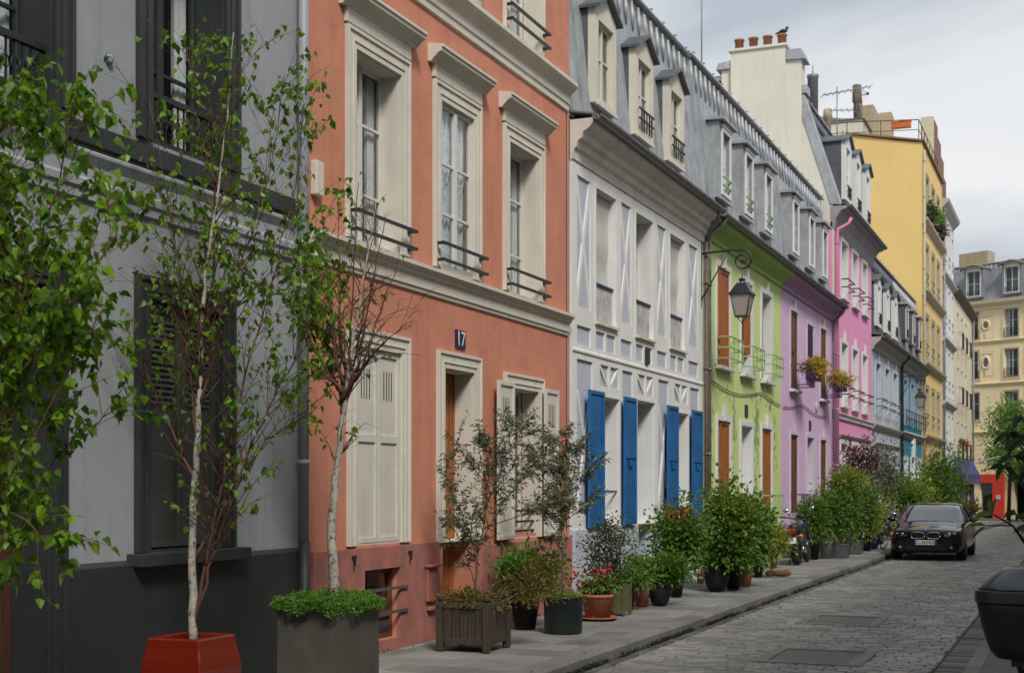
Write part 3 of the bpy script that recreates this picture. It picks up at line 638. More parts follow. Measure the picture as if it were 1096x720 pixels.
for a, b, c, d in gh:
    H.window(a, b, c, d, d=.26, cur='side', bars=(.5,)); H.surround(a, b, c, d, t=.04, mat=TIM, d=.26, proud=.037)
    H.p('window_bar', MB().box(-.02, .0, a+.01, b-.01, 1.72, 1.75), BLUE)
H.door(21.27, 22.26, .35, 3.2, BLUE, d=.3); H.surround(21.27, 22.26, 1.2, 3.2, t=.05, mat=TIM, d=.29, proud=.037, name='door_surround')
H.p('step', MB().box(-.3, .30, 21.1, 22.4, .0, .24), KERBM, bevel=.012)
for a, b in ((18.72, 19.40), (20.37, 20.98), (22.78, 23.43), (24.39, 25.1)): H.shutter(a, b, 1.22, 3.2, .085, BLUE, panels=2, handle=True)
sh_pts = MB()
H.shell(18.2, 25.5, 6.95, LAV)
cols = [(18.42, 19.02), (20.43, 20.99), (22.4, 22.97), (24.40, 25.08)]
tall = [(a, b, 4.36, 6.22) for a, b in cols]
low = [(a, b, 3.83, 4.10) for a, b in ((18.42, 19.02), (19.25, 19.66), (19.74, 20.16), (20.43, 20.99), (21.22, 21.62), (21.70, 22.12), (22.4, 22.97), (23.2, 23.6), (23.68, 24.08), (24.4, 25.08))]
gcol = [(a, b, 1.4, 3.62) for a, b in ((18.42, 19.1), (20.5, 21.05), (22.47, 23.1), (24.5, 25.15))]
sml = [(a, b, 3.30, 3.62) for a, b in ((19.42, 19.84), (19.92, 20.35), (21.3, 21.72), (21.80, 22.2), (23.45, 23.88), (23.95, 24.37))]
wh = [(a, b, 4.24, 6.2) for a, b in W1]+[(a-.0, b, c, d) for a, b, c, d in gh]+[(21.27, 22.26, 1.2, 3.2)]
T = MB().wall(18.215, 25.44, 1.2, 6.38, tall+low+gcol+sml+wh, x=.03, th=.029)
def brace(T, y0, z0, y1, z1, w_, x0=.001, x1=.024):
    dy, dz = y1-y0, z1-z0; l_ = math.hypot(dy, dz); ny, nz = -dz/l_*w_/2, dy/l_*w_/2
    T.prism_x([(y0+ny, z0+nz), (y0-ny, z0-nz), (y1-ny, z1-nz), (y1+ny, z1+nz)], x0, x1)
for a, b, c, d in tall: brace(T, a, c, b, d, .085); brace(T, a, d, b, c, .085, .001, .021)
for a, b, c, d in gcol: brace(T, a+.04, c, b-.1, d-.6, .09); brace(T, a+.05, d-.45, b-.05, c+.4, .08, .001, .021)
for k, (a, b, c, d) in enumerate(sml): brace(T, *( (a, c, b, d) if k % 2 else (a, d, b, c)), .05)
H.p('timber_framing', T, TIM)
H.p('string_course', MB().prism_y([(.031, 3.70), (.05, 3.72), (.05, 3.75), (.031, 3.77)], 18.22, 25.42), TIM)
for q in ((18.215, 21.24), (22.29, 25.42)): H.p('plinth', MB().box(.001, .07, q[0], q[1], -.7, 1.2), surf('blue_white_plinth', (.47, .50, .55), .8, var=.1, streak=.3), bevel=.006)
H.band([(.02, 6.381), (.05, 6.40), (.06, 6.52), (.10, 6.56), (.12, 6.64), (.18, 6.68), (.20, 6.76), (.30, 6.82), (.34, 6.88), (.34, 6.94)], 18.2, 25.46, surf('stained_cornice', (.62, .59, .52), .8, var=.15, streak=.6, nscale=2), 'cornice')
plaque(H, 21.77, 3.93, .17, .24, '', mat=CHAR2, x=.07)
H.gutter(18.2, 25.48, 6.99, x=.40)
ddl = [(c-.62, c+.62) for c in (19.7, 21.68, 23.6)]
H.mansard(18.2, 25.48, 7.0, -.32, 9.93, ZINC, dorm=ddl)
for c in (19.7, 21.68, 23.6): H.dormer(c, .98, 7.45, 8.86, wmat=CREAM, cheek=ZINCD, front=.035, wo=.70, rail=IRON if c > 20 else None, bars=(.36, .68) if False else (.55,))
H.p('gutter_pipe_head', MB().tube([(.34, 25.3, 6.95), (.3, 25.4, 6.8), (.1, 25.5, 6.6), (.08, 25.55, 6.3)], .05, 8), ZINCG)
H.pipe(25.40, .1, 6.4, x=.10, r=.04, mat=surf('rusty_pipe', (.10, .085, .07), .7, var=.4, nscale=8, col2=(.16, .09, .05)))

# ---- green house
GREEN = surf('lime_green_stucco', (.53, .63, .25), .88, var=.08, streak=.2, nscale=1.4)
GREENC = surf('bright_green_cornice', (.34, .48, .12), .7, var=.1, streak=.3)
SH = wood('orange_brown_shutter', (.42, .125, .02))
GRAIL = surf('pale_green_rail', (.30, .44, .16), .5, var=.1, bump=.05)
H = House('house', 'lime green house with orange-brown shutters and green window railings', 25.5)
G1 = [(26.55, 27.62), (28.62, 29.66), (30.62, 31.66)]
for i, (a, b) in enumerate(G1):
    H.window(a, b, 4.2, 6.15, d=.24, cur='side' if i else None); H.surround(a, b, 4.2, 6.15, t=.11, mat=WHITE, d=.24, key=.16); H.sill(a, b, 4.19)
    H.balconette(a, b, 4.32, 4.74, GRAIL, n=4, out=.28, hr=3)
def open_shutter(H, y, z0, z1, mat, left=True, w_=.27, n=1):  # leaf standing against the reveal
    m = MB(); x0 = -.20
    m.box(x0, x0+w_, y, y+.035, z0, z1); m.box(x0+.03, x0+w_-.03, y+.035 if left else y-.008, y+.043 if left else y, z0+.06, z1-.06)
    return H.p('shutter', m, mat, bevel=.003)
a, b = G1[0]; open_shutter(H, a+.02, 4.22, 6.12, SH); H.shutter(a+.36, b-.01, 4.22, 6.12, -.035, SH)
a, b = G1[1]; H.shutter(a+.06, a+.6, 4.62, 6.12, .045, SH); H.shutter(a+.6+.02, b-.02, 4.62, 6.12, -.10, SH)
a, b = G1[2]; open_shutter(H, a+.02, 4.22, 6.12, SH, w_=.24)
g0 = [(26.6, 27.65, 1.12, 3.12), (30.65, 31.68, 1.12, 3.12)]
for a, b, c, d in g0:
    H.window(a, b, c, d, d=.26, cur='side'); H.surround(a, b, c, d, t=.11, mat=WHITE, d=.26, key=.2); H.shutter(a+.30, b-.01, c+.02, d-.02, -.035, SH); H.balconette(a, b, 1.2, 1.62, GRAIL, n=5, out=.28); H.sill(a, b, c-.01)
H.door(28.62, 29.66, .3, 3.1, WHITE, d=.26); H.surround(28.62, 29.66, .9, 3.1, t=.11, mat=WHITE, d=.25, key=.0, name='door_surround')
plaque(H, 29.14, 3.42, .26, .26, '', mat=CHAR2)
H.shell(25.5, 32.8, 6.9, GREEN)
for q in ((25.5, 28.48), (29.8, 32.8)): H.p('plinth', MB().box(.001, .05, q[0], q[1], -.7, 1.0), surf('yellow_green_plinth', (.40, .44, .22), .85, var=.2, streak=.4))
H.band([(0, 6.52), (.05, 6.54), (.05, 6.62), (.12, 6.70), (.2, 6.76), (.32, 6.80), (.34, 6.9)], 25.52, 32.8, GREENC, 'cornice'); H.gutter(25.5, 32.8, 6.95, x=.40)
GD = (27.15, 29.2, 31.2)
H.mansard(25.5, 32.8, 6.97, -.32, 10.0, ZINC, dorm=[(c-.56, c+.56) for c in GD])
for c in GD: H.dormer(c, 1.05, 7.5, 9.0, style='fancy', wo=.6, rail=GRAIL, front=.04)
H.pipe(25.62, .1, 6.45, x=.09, r=.05, top=.40, off=.1)
H.pipe(25.85, 1.0, 3.2, x=.07, r=.035, mat=ZINCG) if False else None
mur = []; mud = []
for k in range(46):   # painted hanging sprays on the wall between the floors
    y = rng.uniform(25.9, 32.3); z = rng.uniform(3.2, 4.0); n_ = rng.randint(8, 22)
    for q in range(n_): mur.append((.004+rng.random()*.0015, y+rng.gauss(0, .10), z-q*.075+rng.gauss(0, .03))); mud.append((0, rng.gauss(0, .5), -1))
for k in range(40): y = 30.2+rng.gauss(0, .12); z = rng.uniform(1.2, 3.6); mur.append((.0045, y, z)); mud.append((0, rng.gauss(0, .6), -1))
_h = [(26.4, 27.85, .9, 3.45), (30.45, 31.9, .9, 3.45), (28.45, 29.85, 0, 3.6), (26.35, 27.85, 3.95, 6.6), (28.4, 29.85, 3.95, 6.6), (30.4, 31.85, 3.95, 6.6)]
_ok = [i for i, q in enumerate(mur) if not any(a-.08 < q[1] < b+.08 and c < q[2] < d+.2 for a, b, c, d in _h) and 25.7 < q[1] < 32.6]
mur = [mur[i] for i in _ok]; mud = [mud[i] for i in _ok]
md = leafcloud(mur, mud, nr.uniform(.10, .22, len(mur)), nr.uniform(.04, .08, len(mur)), fold=0); md.v = [(.004+(i//6 % 7)*.0003, v[1], v[2]) for i, v in enumerate(md.v)]
H.p('painted_foliage', md, surf('grey_green_mural_paint', (.24, .33, .13), .9, var=.3, nscale=9))
cb = []
for q in range(41): t_ = q/40; cb.append((.03, 25.6+t_*14.8, 3.93-.0*t_-.18*math.sin(math.pi*((t_*3) % 1))-.02))
H.p('cable', MB().tube(cb[:20], .012, 5), surf('cable_sheath', (.12, .12, .1), .7))

# ---- lilac house
LIL = surf('lilac_stucco', (.62, .42, .61), .88, var=.07, streak=.15, nscale=1.4)
PUR = surf('purple_paint', (.06, .02, .09), .5, var=.15, bump=.05)
DBR = wood('dark_brown_shutter', (.17, .055, .018))
H = House('house', 'lilac house with brown shutters, purple railings and zinc dormers', 32.8)
L1 = [(33.9, 34.85), (36.1, 37.05), (38.05, 39.0)]
for i, (a, b) in enumerate(L1):
    z0_ = 4.22 if i != 1 else 4.75; z1_ = 6.15 if i != 1 else 6.05
    H.window(a, b, z0_, z1_, d=.24); H.surround(a, b, z0_, z1_, t=.09, mat=surf('pale_lilac_trim', (.55, .50, .57), .7), d=.24, key=.18 if i != 1 else 0)
    H.sill(a, b, z0_-.01)
    H.shutter(a+.12, b-.01, z0_+.02, z1_-.02, -.035, DBR if i != 1 else PUR, louvre=None if i != 1 else (4.9, 5.95), handle=i != 1)
    if i != 1: H.balconette(a, b, 4.3, 4.8, PUR, n=6, out=.42)
H.window(33.9, 34.85, 1.15, 3.1, d=.24); H.window(38.05, 39.0, 1.15, 3.1, d=.24); H.door(36.08, 37.05, .3, 3.1, WHITE, d=.3)
for a, b in (L1[0], L1[2]): H.surround(a, b, 1.15, 3.1, t=.09, mat=MC['pale_lilac_trim'], key=.18); H.shutter(a+.12, b-.01, 1.17, 3.08, -.035, DBR); H.balconette(a, b, 1.2, 1.62, PUR, n=6, out=.3)
H.surround(36.08, 37.05, .9, 3.1, t=.09, mat=MC['pale_lilac_trim'], d=.29, key=.0, name='door_surround'); plaque(H, 36.57, 3.42, .26, .26, '', mat=CHAR2)
H.shell(32.81, 40.1, 6.9, LIL)
for q in ((32.82, 35.95), (37.2, 40.05)): H.p('plinth', MB().box(.001, .05, q[0], q[1], -.7, .9), surf('mauve_plinth', (.33, .24, .36), .85, streak=.3))
LILC = surf('lilac_cornice', (.44, .29, .44), .8, streak=.3)
H.band([(0, 6.52), (.05, 6.54), (.05, 6.62), (.12, 6.70), (.2, 6.76), (.32, 6.80), (.34, 6.9)], 32.81, 40.08, LILC, 'cornice'); H.gutter(32.81, 40.08, 6.95, x=.40)
LD = (34.4, 36.6, 38.6)
H.mansard(32.81, 39.98, 6.97, -.32, 10.0, ZINC, dorm=[(c-.56, c+.56) for c in LD])
for c in LD: H.dormer(c, 1.05, 7.5, 9.0, style='fancy', wo=.6, front=.04)
H.p('cable', MB().tube(cb[20:37], .012, 5), MC['cable_sheath'])
H.p('wall_ornament', MB().lathe([(.02, 0), (.16, .01), (.14, .03), (.02, .035)], (.0, 37.5, 3.95), 12, axis='x').xf(Matrix.Identity(4)), surf('pale_ornament', (.5, .5, .52), .7))
H.pipe(39.98, .1, 6.45, x=.09, r=.05, top=.40, mat=surf('mauve_pipe', (.22, .15, .22), .6), off=-.1)

# ---- pink house, one storey taller
PINK = surf('pink_stucco', (.73, .29, .48), .88, var=.07, streak=.12, nscale=1.4)
GABLE = surf('cream_gable_render', (.62, .59, .50), .9, var=.10, streak=.25, nscale=.8)
H = House('house', 'tall bright pink house with cream gable, chimney stack and arched dormers', 40.1)
P1 = [(41.6, 42.75), (43.75, 44.85), (45.85, 46.9)]
for a, b in P1:
    H.window(a, b, 7.45, 9.12, d=.2, cur='full'); H.surround(a, b, 7.45, 9.12, t=.10, mat=WHITE, d=.2); H.bars2(a, b, (7.95, 7.72), out=.22); H.sill(a, b, 7.44)
    H.window(a, b, 4.25, 6.1, d=.2, cur='full'); H.surround(a, b, 4.25, 6.1, t=.10, mat=WHITE, d=.2, key=.25); H.bars2(a, b, (4.78, 4.55), out=.22); H.sill(a, b, 4.24)
for a, b in ((41.5, 42.7), (45.7, 46.9)): H.window(a, b, 1.2, 3.1, d=.2, cur='full'); H.surround(a, b, 1.2, 3.1, t=.12, mat=WHITE)
H.door(43.7, 44.8, .3, 3.1, WHITE); H.surround(43.7, 44.8, .9, 3.1, t=.12, mat=WHITE, d=.27, name='door_surround')
H.shell(40.1, 48.0, 9.4, PINK)
H.band([(0, 3.80), (.06, 3.82), (.06, 3.9), (.12, 3.95), (.0, 4.0)], 40.12, 47.98, WHITE)
H.p('plinth', MB().box(.001, .05, 40.15, 43.5, -.7, 1.0), surf('grey_pink_dark_base', (.20, .14, .15), .85, streak=.3))  # strip added to darken the wall foot behind the potted foliage
H.band([(0, 3.25), (.05, 3.27), (.09, 3.35), (.0, 3.38)], 41.2, 47.2, surf('grey_shop_band', (.25, .22, .23), .8), 'lintel_band')
H.band([(0, 9.2), (.03, 9.22), (.10, 9.5), (.25, 9.72), (.42, 9.78), (.42, 9.84)], 40.1, 47.98, surf('greige_cove', (.30, .28, .29), .8, streak=.2), 'cornice'); H.gutter(40.1, 47.98, 9.88, x=.47)
H.pipe(40.35, .1, 9.1, x=.10, r=.05, top=.47, mat=surf('pink_pipe', (.62, .21, .37), .6), off=.2)
PD = (42.3, 44.3, 46.4)
r = H.mansard(40.46, 47.98, 9.86, -.91, 13.1, SLATE, top=13.9, x0=.10, dorm=[(c-.7, c+.7) for c in PD], depth=-4)
for c in PD: H.dormer(c, 1.2, 10.35, 12.1, style='gable', wo=.7, front=.12, back=-1.0, cheek=ZINCD, rail=IRON)
gb = MB().prism_y([(.02, 6.0), (.02, 9.85), (-.91, 13.08), (-1.1, 13.35), (-3.6, 13.75), (-4.4, 13.8), (-4.4, 6.0)], 40.11, 40.45)
gb.box(-2.9, -1.30, 39.86, 40.6, 8.5, 14.52); gb.box(-1.30, -.86, 39.98, 40.55, 10, 14.12); gb.box(-3.2, -2.9, 39.98, 40.55, 10, 14.05)
g = H.p('gable_wall', gb, GABLE)
fl = MB(); fl.hexa([(-.05,40.08,9.9),(.26,40.08,9.86),(.26,40.5,9.86),(-.05,40.5,9.9),(-1.05,40.08,13.08),(-.80,40.08,13.15),(-.80,40.5,13.15),(-1.05,40.5,13.08)])
H.p('flashing', fl, ZINC, bevel=.01); fl = MB()
fl.box(-1.15, -.72, 40.04, 40.6, 13.15, 13.40); fl.hexa([(-4.4,40.05,13.82),(-3.2,40.05,13.78),(-3.2,40.6,13.78),(-4.4,40.6,13.82),(-4.4,40.05,13.98),(-3.2,40.05,13.92),(-3.2,40.6,13.92),(-4.4,40.6,13.98)])
fl.hexa([(-1.29,39.9,14.13),(-.72,39.9,14.10),(-.72,40.62,14.10),(-1.29,40.62,14.13),(-1.29,39.9,14.42),(-.85,39.9,14.42),(-.85,40.62,14.42),(-1.29,40.62,14.42)])
H.p('flashing', fl, ZINC, bevel=.01); fl = MB()
fl.hexa([(-3.35,39.9,14.06),(-2.91,39.9,14.06),(-2.91,40.62,14.06),(-3.35,40.62,14.06),(-3.28,39.9,14.26),(-2.91,39.9,14.30),(-2.91,40.62,14.30),(-3.28,40.62,14.26)])
H.p('flashing', fl, ZINC, bevel=.01)
ch = H.p('chimney_cap', MB().box(-2.96, -1.24, 39.8, 40.66, 14.521, 14.60), GABLE, bevel=.01)
for k in range(4):
    x = -2.72+k*.42; H.p('chimney_pot', MB().lathe([(.13, 0), (.125, .3), (.15, .31), (.15, .36), (.11, .37), (.1, .33)], (x, 40.2, 14.601), 16), surf('orange_clay', (.30, .12, .055), .8, var=.3, nscale=6, col2=(.12, .09, .07), c2at=(.55, .7)), ch)

# ---- light blue house
PBL = surf('pale_blue_stucco', (.43, .47, .52), .88, var=.07, streak=.15, nscale=1.4); NAVY = surf('navy_paint', (.015, .02, .035), .5)
H = House('house', 'pale blue house with navy open shutters and slate roof', 48.0)
for a in (49.0, 51.4, 53.7):
    H.window(a, a+1.15, 4.3, 6.1, d=.24, bars=(.5,)); H.surround(a, a+1.15, 4.3, 6.1, t=.12, mat=surf('pale_blue_trim', (.5, .55, .6), .7), d=.24, key=.25)
    open_shutter(H, a+.02, 4.32, 6.08, NAVY, w_=.2); H.shutter(a+.3, a+1.13, 4.32, 6.08, -.14, NAVY); H.bars2(a, a+1.15, (4.85, 4.6), out=.25)
    H.window(a, a+1.15, 1.1, 3.0, d=.2, cur='full'); H.surround(a, a+1.15, 1.1, 3.0, t=.12, mat=MC['pale_blue_trim'])
H.shell(48.0, 55.9, 6.9, PBL)
H.band([(0, 3.75), (.06, 3.78), (.14, 3.9), (.16, 3.96), (0, 4.02)], 48.02, 55.88, surf('stone_band', (.36, .35, .32), .8, streak=.3)); H.band([(0, 3.25), (.08, 3.28), (.12, 3.34), (0, 3.38)], 48.6, 55.4, MC['stone_band'], 'lintel_band')
H.band([(0, 6.45), (.06, 6.5), (.12, 6.64), (.3, 6.78), (.34, 6.9)], 48.0, 55.9, MC['stone_band'], 'cornice'); H.gutter(48.0, 55.9, 6.95, x=.40)
BD = (49.6, 51.9, 54.2); H.mansard(48.0, 55.9, 6.97, -.32, 10.0, SLATE, dorm=[(c-.62, c+.62) for c in BD])
for c in BD: H.dormer(c, 1.1, 7.4, 8.95, style='gable', wo=.6, rail=IRON, cheek=ZINCD)
H.pipe(55.8, .0, 6.5, x=.1, r=.055, top=.40, mat=IRON, off=-.1)
H.p('chimney', MB().box(-2.2, -1.2, 51.5, 52.3, 10, 11.1).box(-2.3, -1.1, 51.4, 52.4, 11.1, 11.2).lathe([(.14, 11.2), (.12, 11.6), (.2, 11.62), (.2, 11.68)], (-1.5, 51.9, 0), 12), surf('weathered_chimney', (.22, .18, .13), .9, var=.3))
# ---- teal house
TEAL = surf('teal_stucco', (.012, .19, .28), .85, var=.1, streak=.15); GBL = surf('grey_blue_panel', (.26, .34, .40), .85)
H = House('house', 'teal house with pale window panels and slate dormers, behind the far lamp', 55.9)
for a in (57.0, 59.5, 61.8):
    H.window(a, a+1.1, 4.3, 6.1, d=.15, cur='full'); H.surround(a, a+1.1, 4.3, 6.1, t=.28, mat=GBL, d=.15)
    H.window(a, a+1.1, .9, 2.9, d=.2, cur='full'); H.surround(a, a+1.1, .9, 2.9, t=.15, mat=WHITE)
m = MB()
for z in (4.85, 4.55): m.box(.2, .23, 56.2, 63.5, z-.015, z+.015)
for q in range(9): y = 56.3+q*.88; m.box(.2, .23, y-.012, y+.012, 4.2, 4.85)
m.box(.001, .19, 56.2, 56.22, 4.84, 4.86); m.box(.001, .19, 63.4, 63.42, 4.84, 4.86)
H.p('balcony_railing', m, IRON)
H.shell(55.9, 63.8, 6.9, TEAL)
H.band([(0, 3.75), (.06, 3.78), (.14, 3.9), (.2, 3.96), (0, 4.08)], 55.92, 63.78, MC['stone_band'])
H.band([(0, 6.45), (.06, 6.5), (.12, 6.64), (.3, 6.78), (.34, 6.9)], 55.9, 63.8, MC['stone_band'], 'cornice'); H.gutter(55.9, 63.8, 6.95, x=.40)
H.p('wall_niche', MB().box(.001, .12, 59.7, 60.4, 3.0, 3.6).prism_x([(59.6, 3.6), (60.5, 3.6), (60.05, 4.05)], .001, .12), WHITE, bevel=.02)
TD = (57.6, 60.0, 62.4); H.mansard(55.9, 63.75, 6.97, -.32, 10.0, ZINCD, dorm=[(c-.62, c+.62) for c in TD])
for c in TD: H.dormer(c, 1.15, 7.7, 9.1, style='fancy', wo=.65, rail=IRON, cheek=ZINCD)

# ---- yellow apartment block
YEL = surf('ochre_yellow_stucco', (.72, .51, .19), .88, var=.06, streak=.12, nscale=.5)
H = House('apartment_building', 'tall ochre yellow apartment block with roof terrace railing', 63.8, cat='building')
YW = [65.2, 67.9, 70.4]; YT = surf('beige_trim', (.42, .36, .24), .8, streak=.2)
for zf, hh in ((14.0, 1.9), (10.75, 2.0), (7.55, 2.0), (4.35, 1.95)):
    for a in YW: H.window(a, a+1.3, zf, zf+hh, d=.2, cur='full', bars=(.5,)); H.surround(a, a+1.3, zf, zf+hh, t=.18, mat=YT, d=.2, key=.0)
    if zf > 5 or True:
        for a in YW: H.p('window_guard', MB().box(.02, .05, a, a+1.3, zf+.75, zf+.79).box(.02, .05, a, a+1.3, zf+.4, zf+.43), IRON)
for a in (65.2, 70.4): H.window(a, a+1.3, .6, 2.8, d=.2, cur='full'); H.surround(a, a+1.3, .6, 2.8, t=.18, mat=YT)
H.door(67.6, 69.0, -.1, 2.9, ORDOOR); H.p('door_pediment', MB().prism_y([(0, 3.2), (.1, 3.2), (.3, 3.5), (.3, 3.6), (0, 3.7)], 67.2, 69.4), YT)
m = MB().wall(63.8, 73.3, -1, 17.15, H.holes, x=0, th=.35)
m.prism_y([(-.351, -1), (-.351, 17.15), (-3.3, 17.8), (-10, 17.9), (-10, -1)], 63.80, 64.1); m.prism_y([(-.351, -1), (-.351, 17.15), (-10, 17.6), (-10, -1)], 72.9, 73.3); m.prism_y([(-.351, 17.0), (-.351, 17.13), (-3.3, 17.7), (-10, 17.8), (-10, 17.0)], 64.11, 72.89)
H.p('wall', m, YEL); H.p('interior', MB().box(-1.35, -1.3, 64.2, 72.8, -1, 16.8), DARK)
for z in (3.85, 7.1, 10.35, 13.5): H.band([(0, z), (.10, z+.08), (.24, z+.22), (.26, z+.32), (0, z+.38)], 63.9, 73.2, YT)
H.p('parapet_cap', MB().prism_y([(-3.32, 17.81), (-.0, 17.17), (.12, 17.17), (.12, 17.25), (-.0, 17.25), (-3.32, 17.89)], 63.7, 64.15).box(-.1, .12, 64.151, 73.3, 17.17, 17.25), surf('brown_coping', (.20, .13, .06), .8))
m = MB()
for k in range(8): y = 64.0+k*1.2; m.tube([(-.15, y, 17.2), (-.15, y, 18.2)], .02, 6)
m.tube([(-.15, 64.0, 18.2), (-.15, 73.0, 18.2)], .022, 6).tube([(-.15, 64.0, 17.75), (-.15, 73.0, 17.75)], .015, 6)
m.tube([(-.15, 64.0, 18.2), (-3.3, 64.0, 18.4), (-6.3, 64.0, 18.3)], .022, 6).tube([(-.15, 64.0, 17.75), (-6, 64.0, 18.05)], .015, 6).tube([(-1.8, 64.0, 17.5), (-1.8, 64.0, 18.3)], .02, 6).tube([(-3.3, 64.0, 17.8), (-3.3, 64.0, 18.4)], .02, 6)
H.p('terrace_railing', m, IRON)
H.p('penthouse', MB().box(-5.6, -2.9, 66, 71, 17.6, 19.0), surf('white_render', (.50, .49, .46), .85, streak=.3))
H.p('penthouse_roof', MB().hexa([(-5.7,65.9,19.01),(-2.8,65.9,19.01),(-2.8,71.2,19.01),(-5.7,71.2,19.01),(-5.3,66.5,19.5),(-3.9,66.5,19.25),(-3.9,71.0,19.3),(-5.3,71.0,19.6)]), ZINCD)
H.p('chimney', MB().box(-3.7, -2.75, 68.5, 71.8, 17.6, 20.3), surf('beige_chimney', (.36, .30, .19), .9, var=.15, streak=.3))
H.p('chimney', MB().box(-2.15, -1.6, 66.0, 67.0, 17.5, 19.2), MC['beige_chimney'])
H.p('flue', MB().lathe([(.16, 17.8), (.16, 20.0), (.18, 20.05), (.22, 20.1), (.22, 20.6), (.19, 20.65), (.22, 20.85), (.16, 20.9)], (-3.3, 67.0, 0), 14), surf('stained_brick_flue', (.14, .12, .09), .9, var=.4, nscale=5))
H.pipe(63.95, -.4, 16.8, x=.1, r=.06, mat=YT)

# ---- pale grey-white block
GW = surf('grey_white_stucco', (.55, .56, .57), .88, var=.06, streak=.15, nscale=.6)
H = House('apartment_building', 'narrow grey-white apartment block with tall brick and cream chimney wall', 73.3, cat='building')
for zf, hh in ((13.2, 2.1), (9.9, 2.3), (6.6, 2.3), (3.4, 2.2)):
    for a in (74.5, 76.6, 78.6): H.window(a, a+1.0, zf, zf+hh, d=.2, cur='full', bars=(.5,)); H.surround(a, a+1.0, zf, zf+hh, t=.12, mat=WHITE, d=.2); H.p('window_guard', MB().box(.02, .05, a, a+1.0, zf+.75, zf+.79).box(.02, .05, a, a+1.0, zf+.4, zf+.43), IRON)
H.shell(73.3, 80.2, 16.3, GW, zb=-1)
for z in (2.7, 5.95, 9.2, 12.5): H.band([(0, z), (.08, z+.06), (.22, z+.18), (.22, z+.26), (0, z+.3)], 73.4, 80.1, surf('pale_stone', (.40, .39, .36), .8, streak=.3))
H.band([(0, 16.0), (.1, 16.1), (.3, 16.3), (.35, 16.45), (0, 16.5)], 73.3, 80.2, MC['pale_stone'], 'cornice')
H.p('roof', MB().prism_y([(.1, 16.5), (-6, 17.5), (-6, 16.5)], 73.3, 80.2), ZINCD)
H.pipe(73.5, -.4, 16, x=.1, r=.06, mat=ZINCG)
cw = MB().box(-1.05, -.42, 73.36, 73.7, 16.0, 20.7).box(-1.7, -1.051, 73.36, 73.7, 16.0, 19.6); H.p('chimney_end', cw, surf('cream_chimney_render', (.50, .46, .33), .9, streak=.2))
st = MB()
for k, (y0_, y1_, zt) in enumerate(((73.71, 75.4, 20.6), (75.4, 77.2, 20.1), (77.2, 78.8, 19.5), (78.8, 80.2, 18.7), (80.2, 80.9, 17.4))): st.box(-1.0, -.4, y0_+.001*k, y1_, 12.5, zt)
H.p('brick_flue_wall', st, surf('red_brown_brick', (.22, .11, .08), .9, var=.3, nscale=4, bump=.5, bscale=20))
# ---- cream corner building with purple shop
CR = surf('cream_stucco', (.64, .57, .40), .88, var=.06, streak=.12, nscale=.6)
H = House('apartment_building', 'cream corner building with black balconettes above a purple-blue shopfront', 80.2, cat='building')
for zf, hh in ((9.6, 2.1), (6.5, 2.1), (3.4, 2.1)):
    for k, a in enumerate((82.0, 84.8, 87.8)):
        H.window(a, a+1.2, zf, zf+hh, d=.2, cur='full', bars=(.5,)); H.surround(a, a+1.2, zf, zf+hh, t=.08, mat=CREAM, d=.2); H.balconette(a, a+1.2, zf+.05, zf+.95, IRON, n=8, out=.32)
H.holes += [(81.5, 84.5, -.3, 2.3), (86.5, 91.5, -.3, 2.3)]
SHOPB = surf('dark_blue_shop_paint', (.02, .03, .16), .45, bump=.05); PURP = surf('purple_awning_cloth', (.06, .055, .20), .85, var=.15)
for a, b in ((81.5, 84.5), (86.5, 91.5)):
    f = H.p('shopfront', MB().ring(a+.01, b-.01, -.4, 2.29, .15, -.2, -.1).box(-.2, -.1, (a+b)/2-.08, (a+b)/2+.08, -.25, 2.14), SHOPB); H.p('pane', MB().box(-.16, -.15, a+.16, b-.16, -.25, 2.14), GLASS, f)
H.shell(80.2, 93.7, 12.6, CR, zb=-1)
H.p('shop_pilasters', MB().box(.001, .1, 80.4, 81.4, -.7, 2.6).box(.001, .1, 84.6, 86.4, -.7, 2.6).box(.001, .1, 91.6, 93.6, -.7, 2.6), SHOPB)
aw = H.p('awning', MB().hexa([(.0,80.4,2.5),(.5,80.4,2.35),(.5,93.6,2.35),(.0,93.6,2.5),(.0,80.4,3.55),(.52,80.4,2.55),(.52,93.6,2.55),(.0,93.6,3.55)]), PURP)
v = MB()
for k in range(22): 
    if k % 2: v.box(.48, .50, 80.45+k*.6, 80.45+k*.6+.6, 2.0, 2.5)
H.p('awning_valance', v, SHOPB, aw); v = MB()
for k in range(0, 22, 2): v.box(.48, .50, 80.45+k*.6, 80.45+k*.6+.6, 2.0, 2.5)
H.p('awning_valance', v, surf('lilac_awning_cloth', (.15, .14, .28), .85), aw)
H.band([(0, 12.4), (.15, 12.55), (.35, 12.75), (.35, 12.85), (0, 12.9)], 80.2, 93.8, surf('dark_gutter_brown', (.09, .075, .06), .7), 'cornice')
H.p('roof', MB().prism_y([(.3, 12.9), (-6, 15.5), (-6, 12.9)], 80.2, 93.75), ZINCD)
H.pipe(93.5, -.4, 12.5, x=.1, r=.06, mat=ZINCG)
H.p('blind', MB().hexa([(.1,93.2,3.3),(1.7,93.2,3.75),(1.7,94.6,3.75),(.1,94.6,3.3),(.1,93.2,3.34),(1.7,93.2,3.79),(1.7,94.6,3.79),(.1,94.6,3.34)]), surf('white_blind_cloth', (.6, .6, .6), .8))
tag(ground_sheet(FX-16, 22, .10, 106.5, 108.4, 1.9).build('far_pavement', SLAB), kind='structure') if False else None

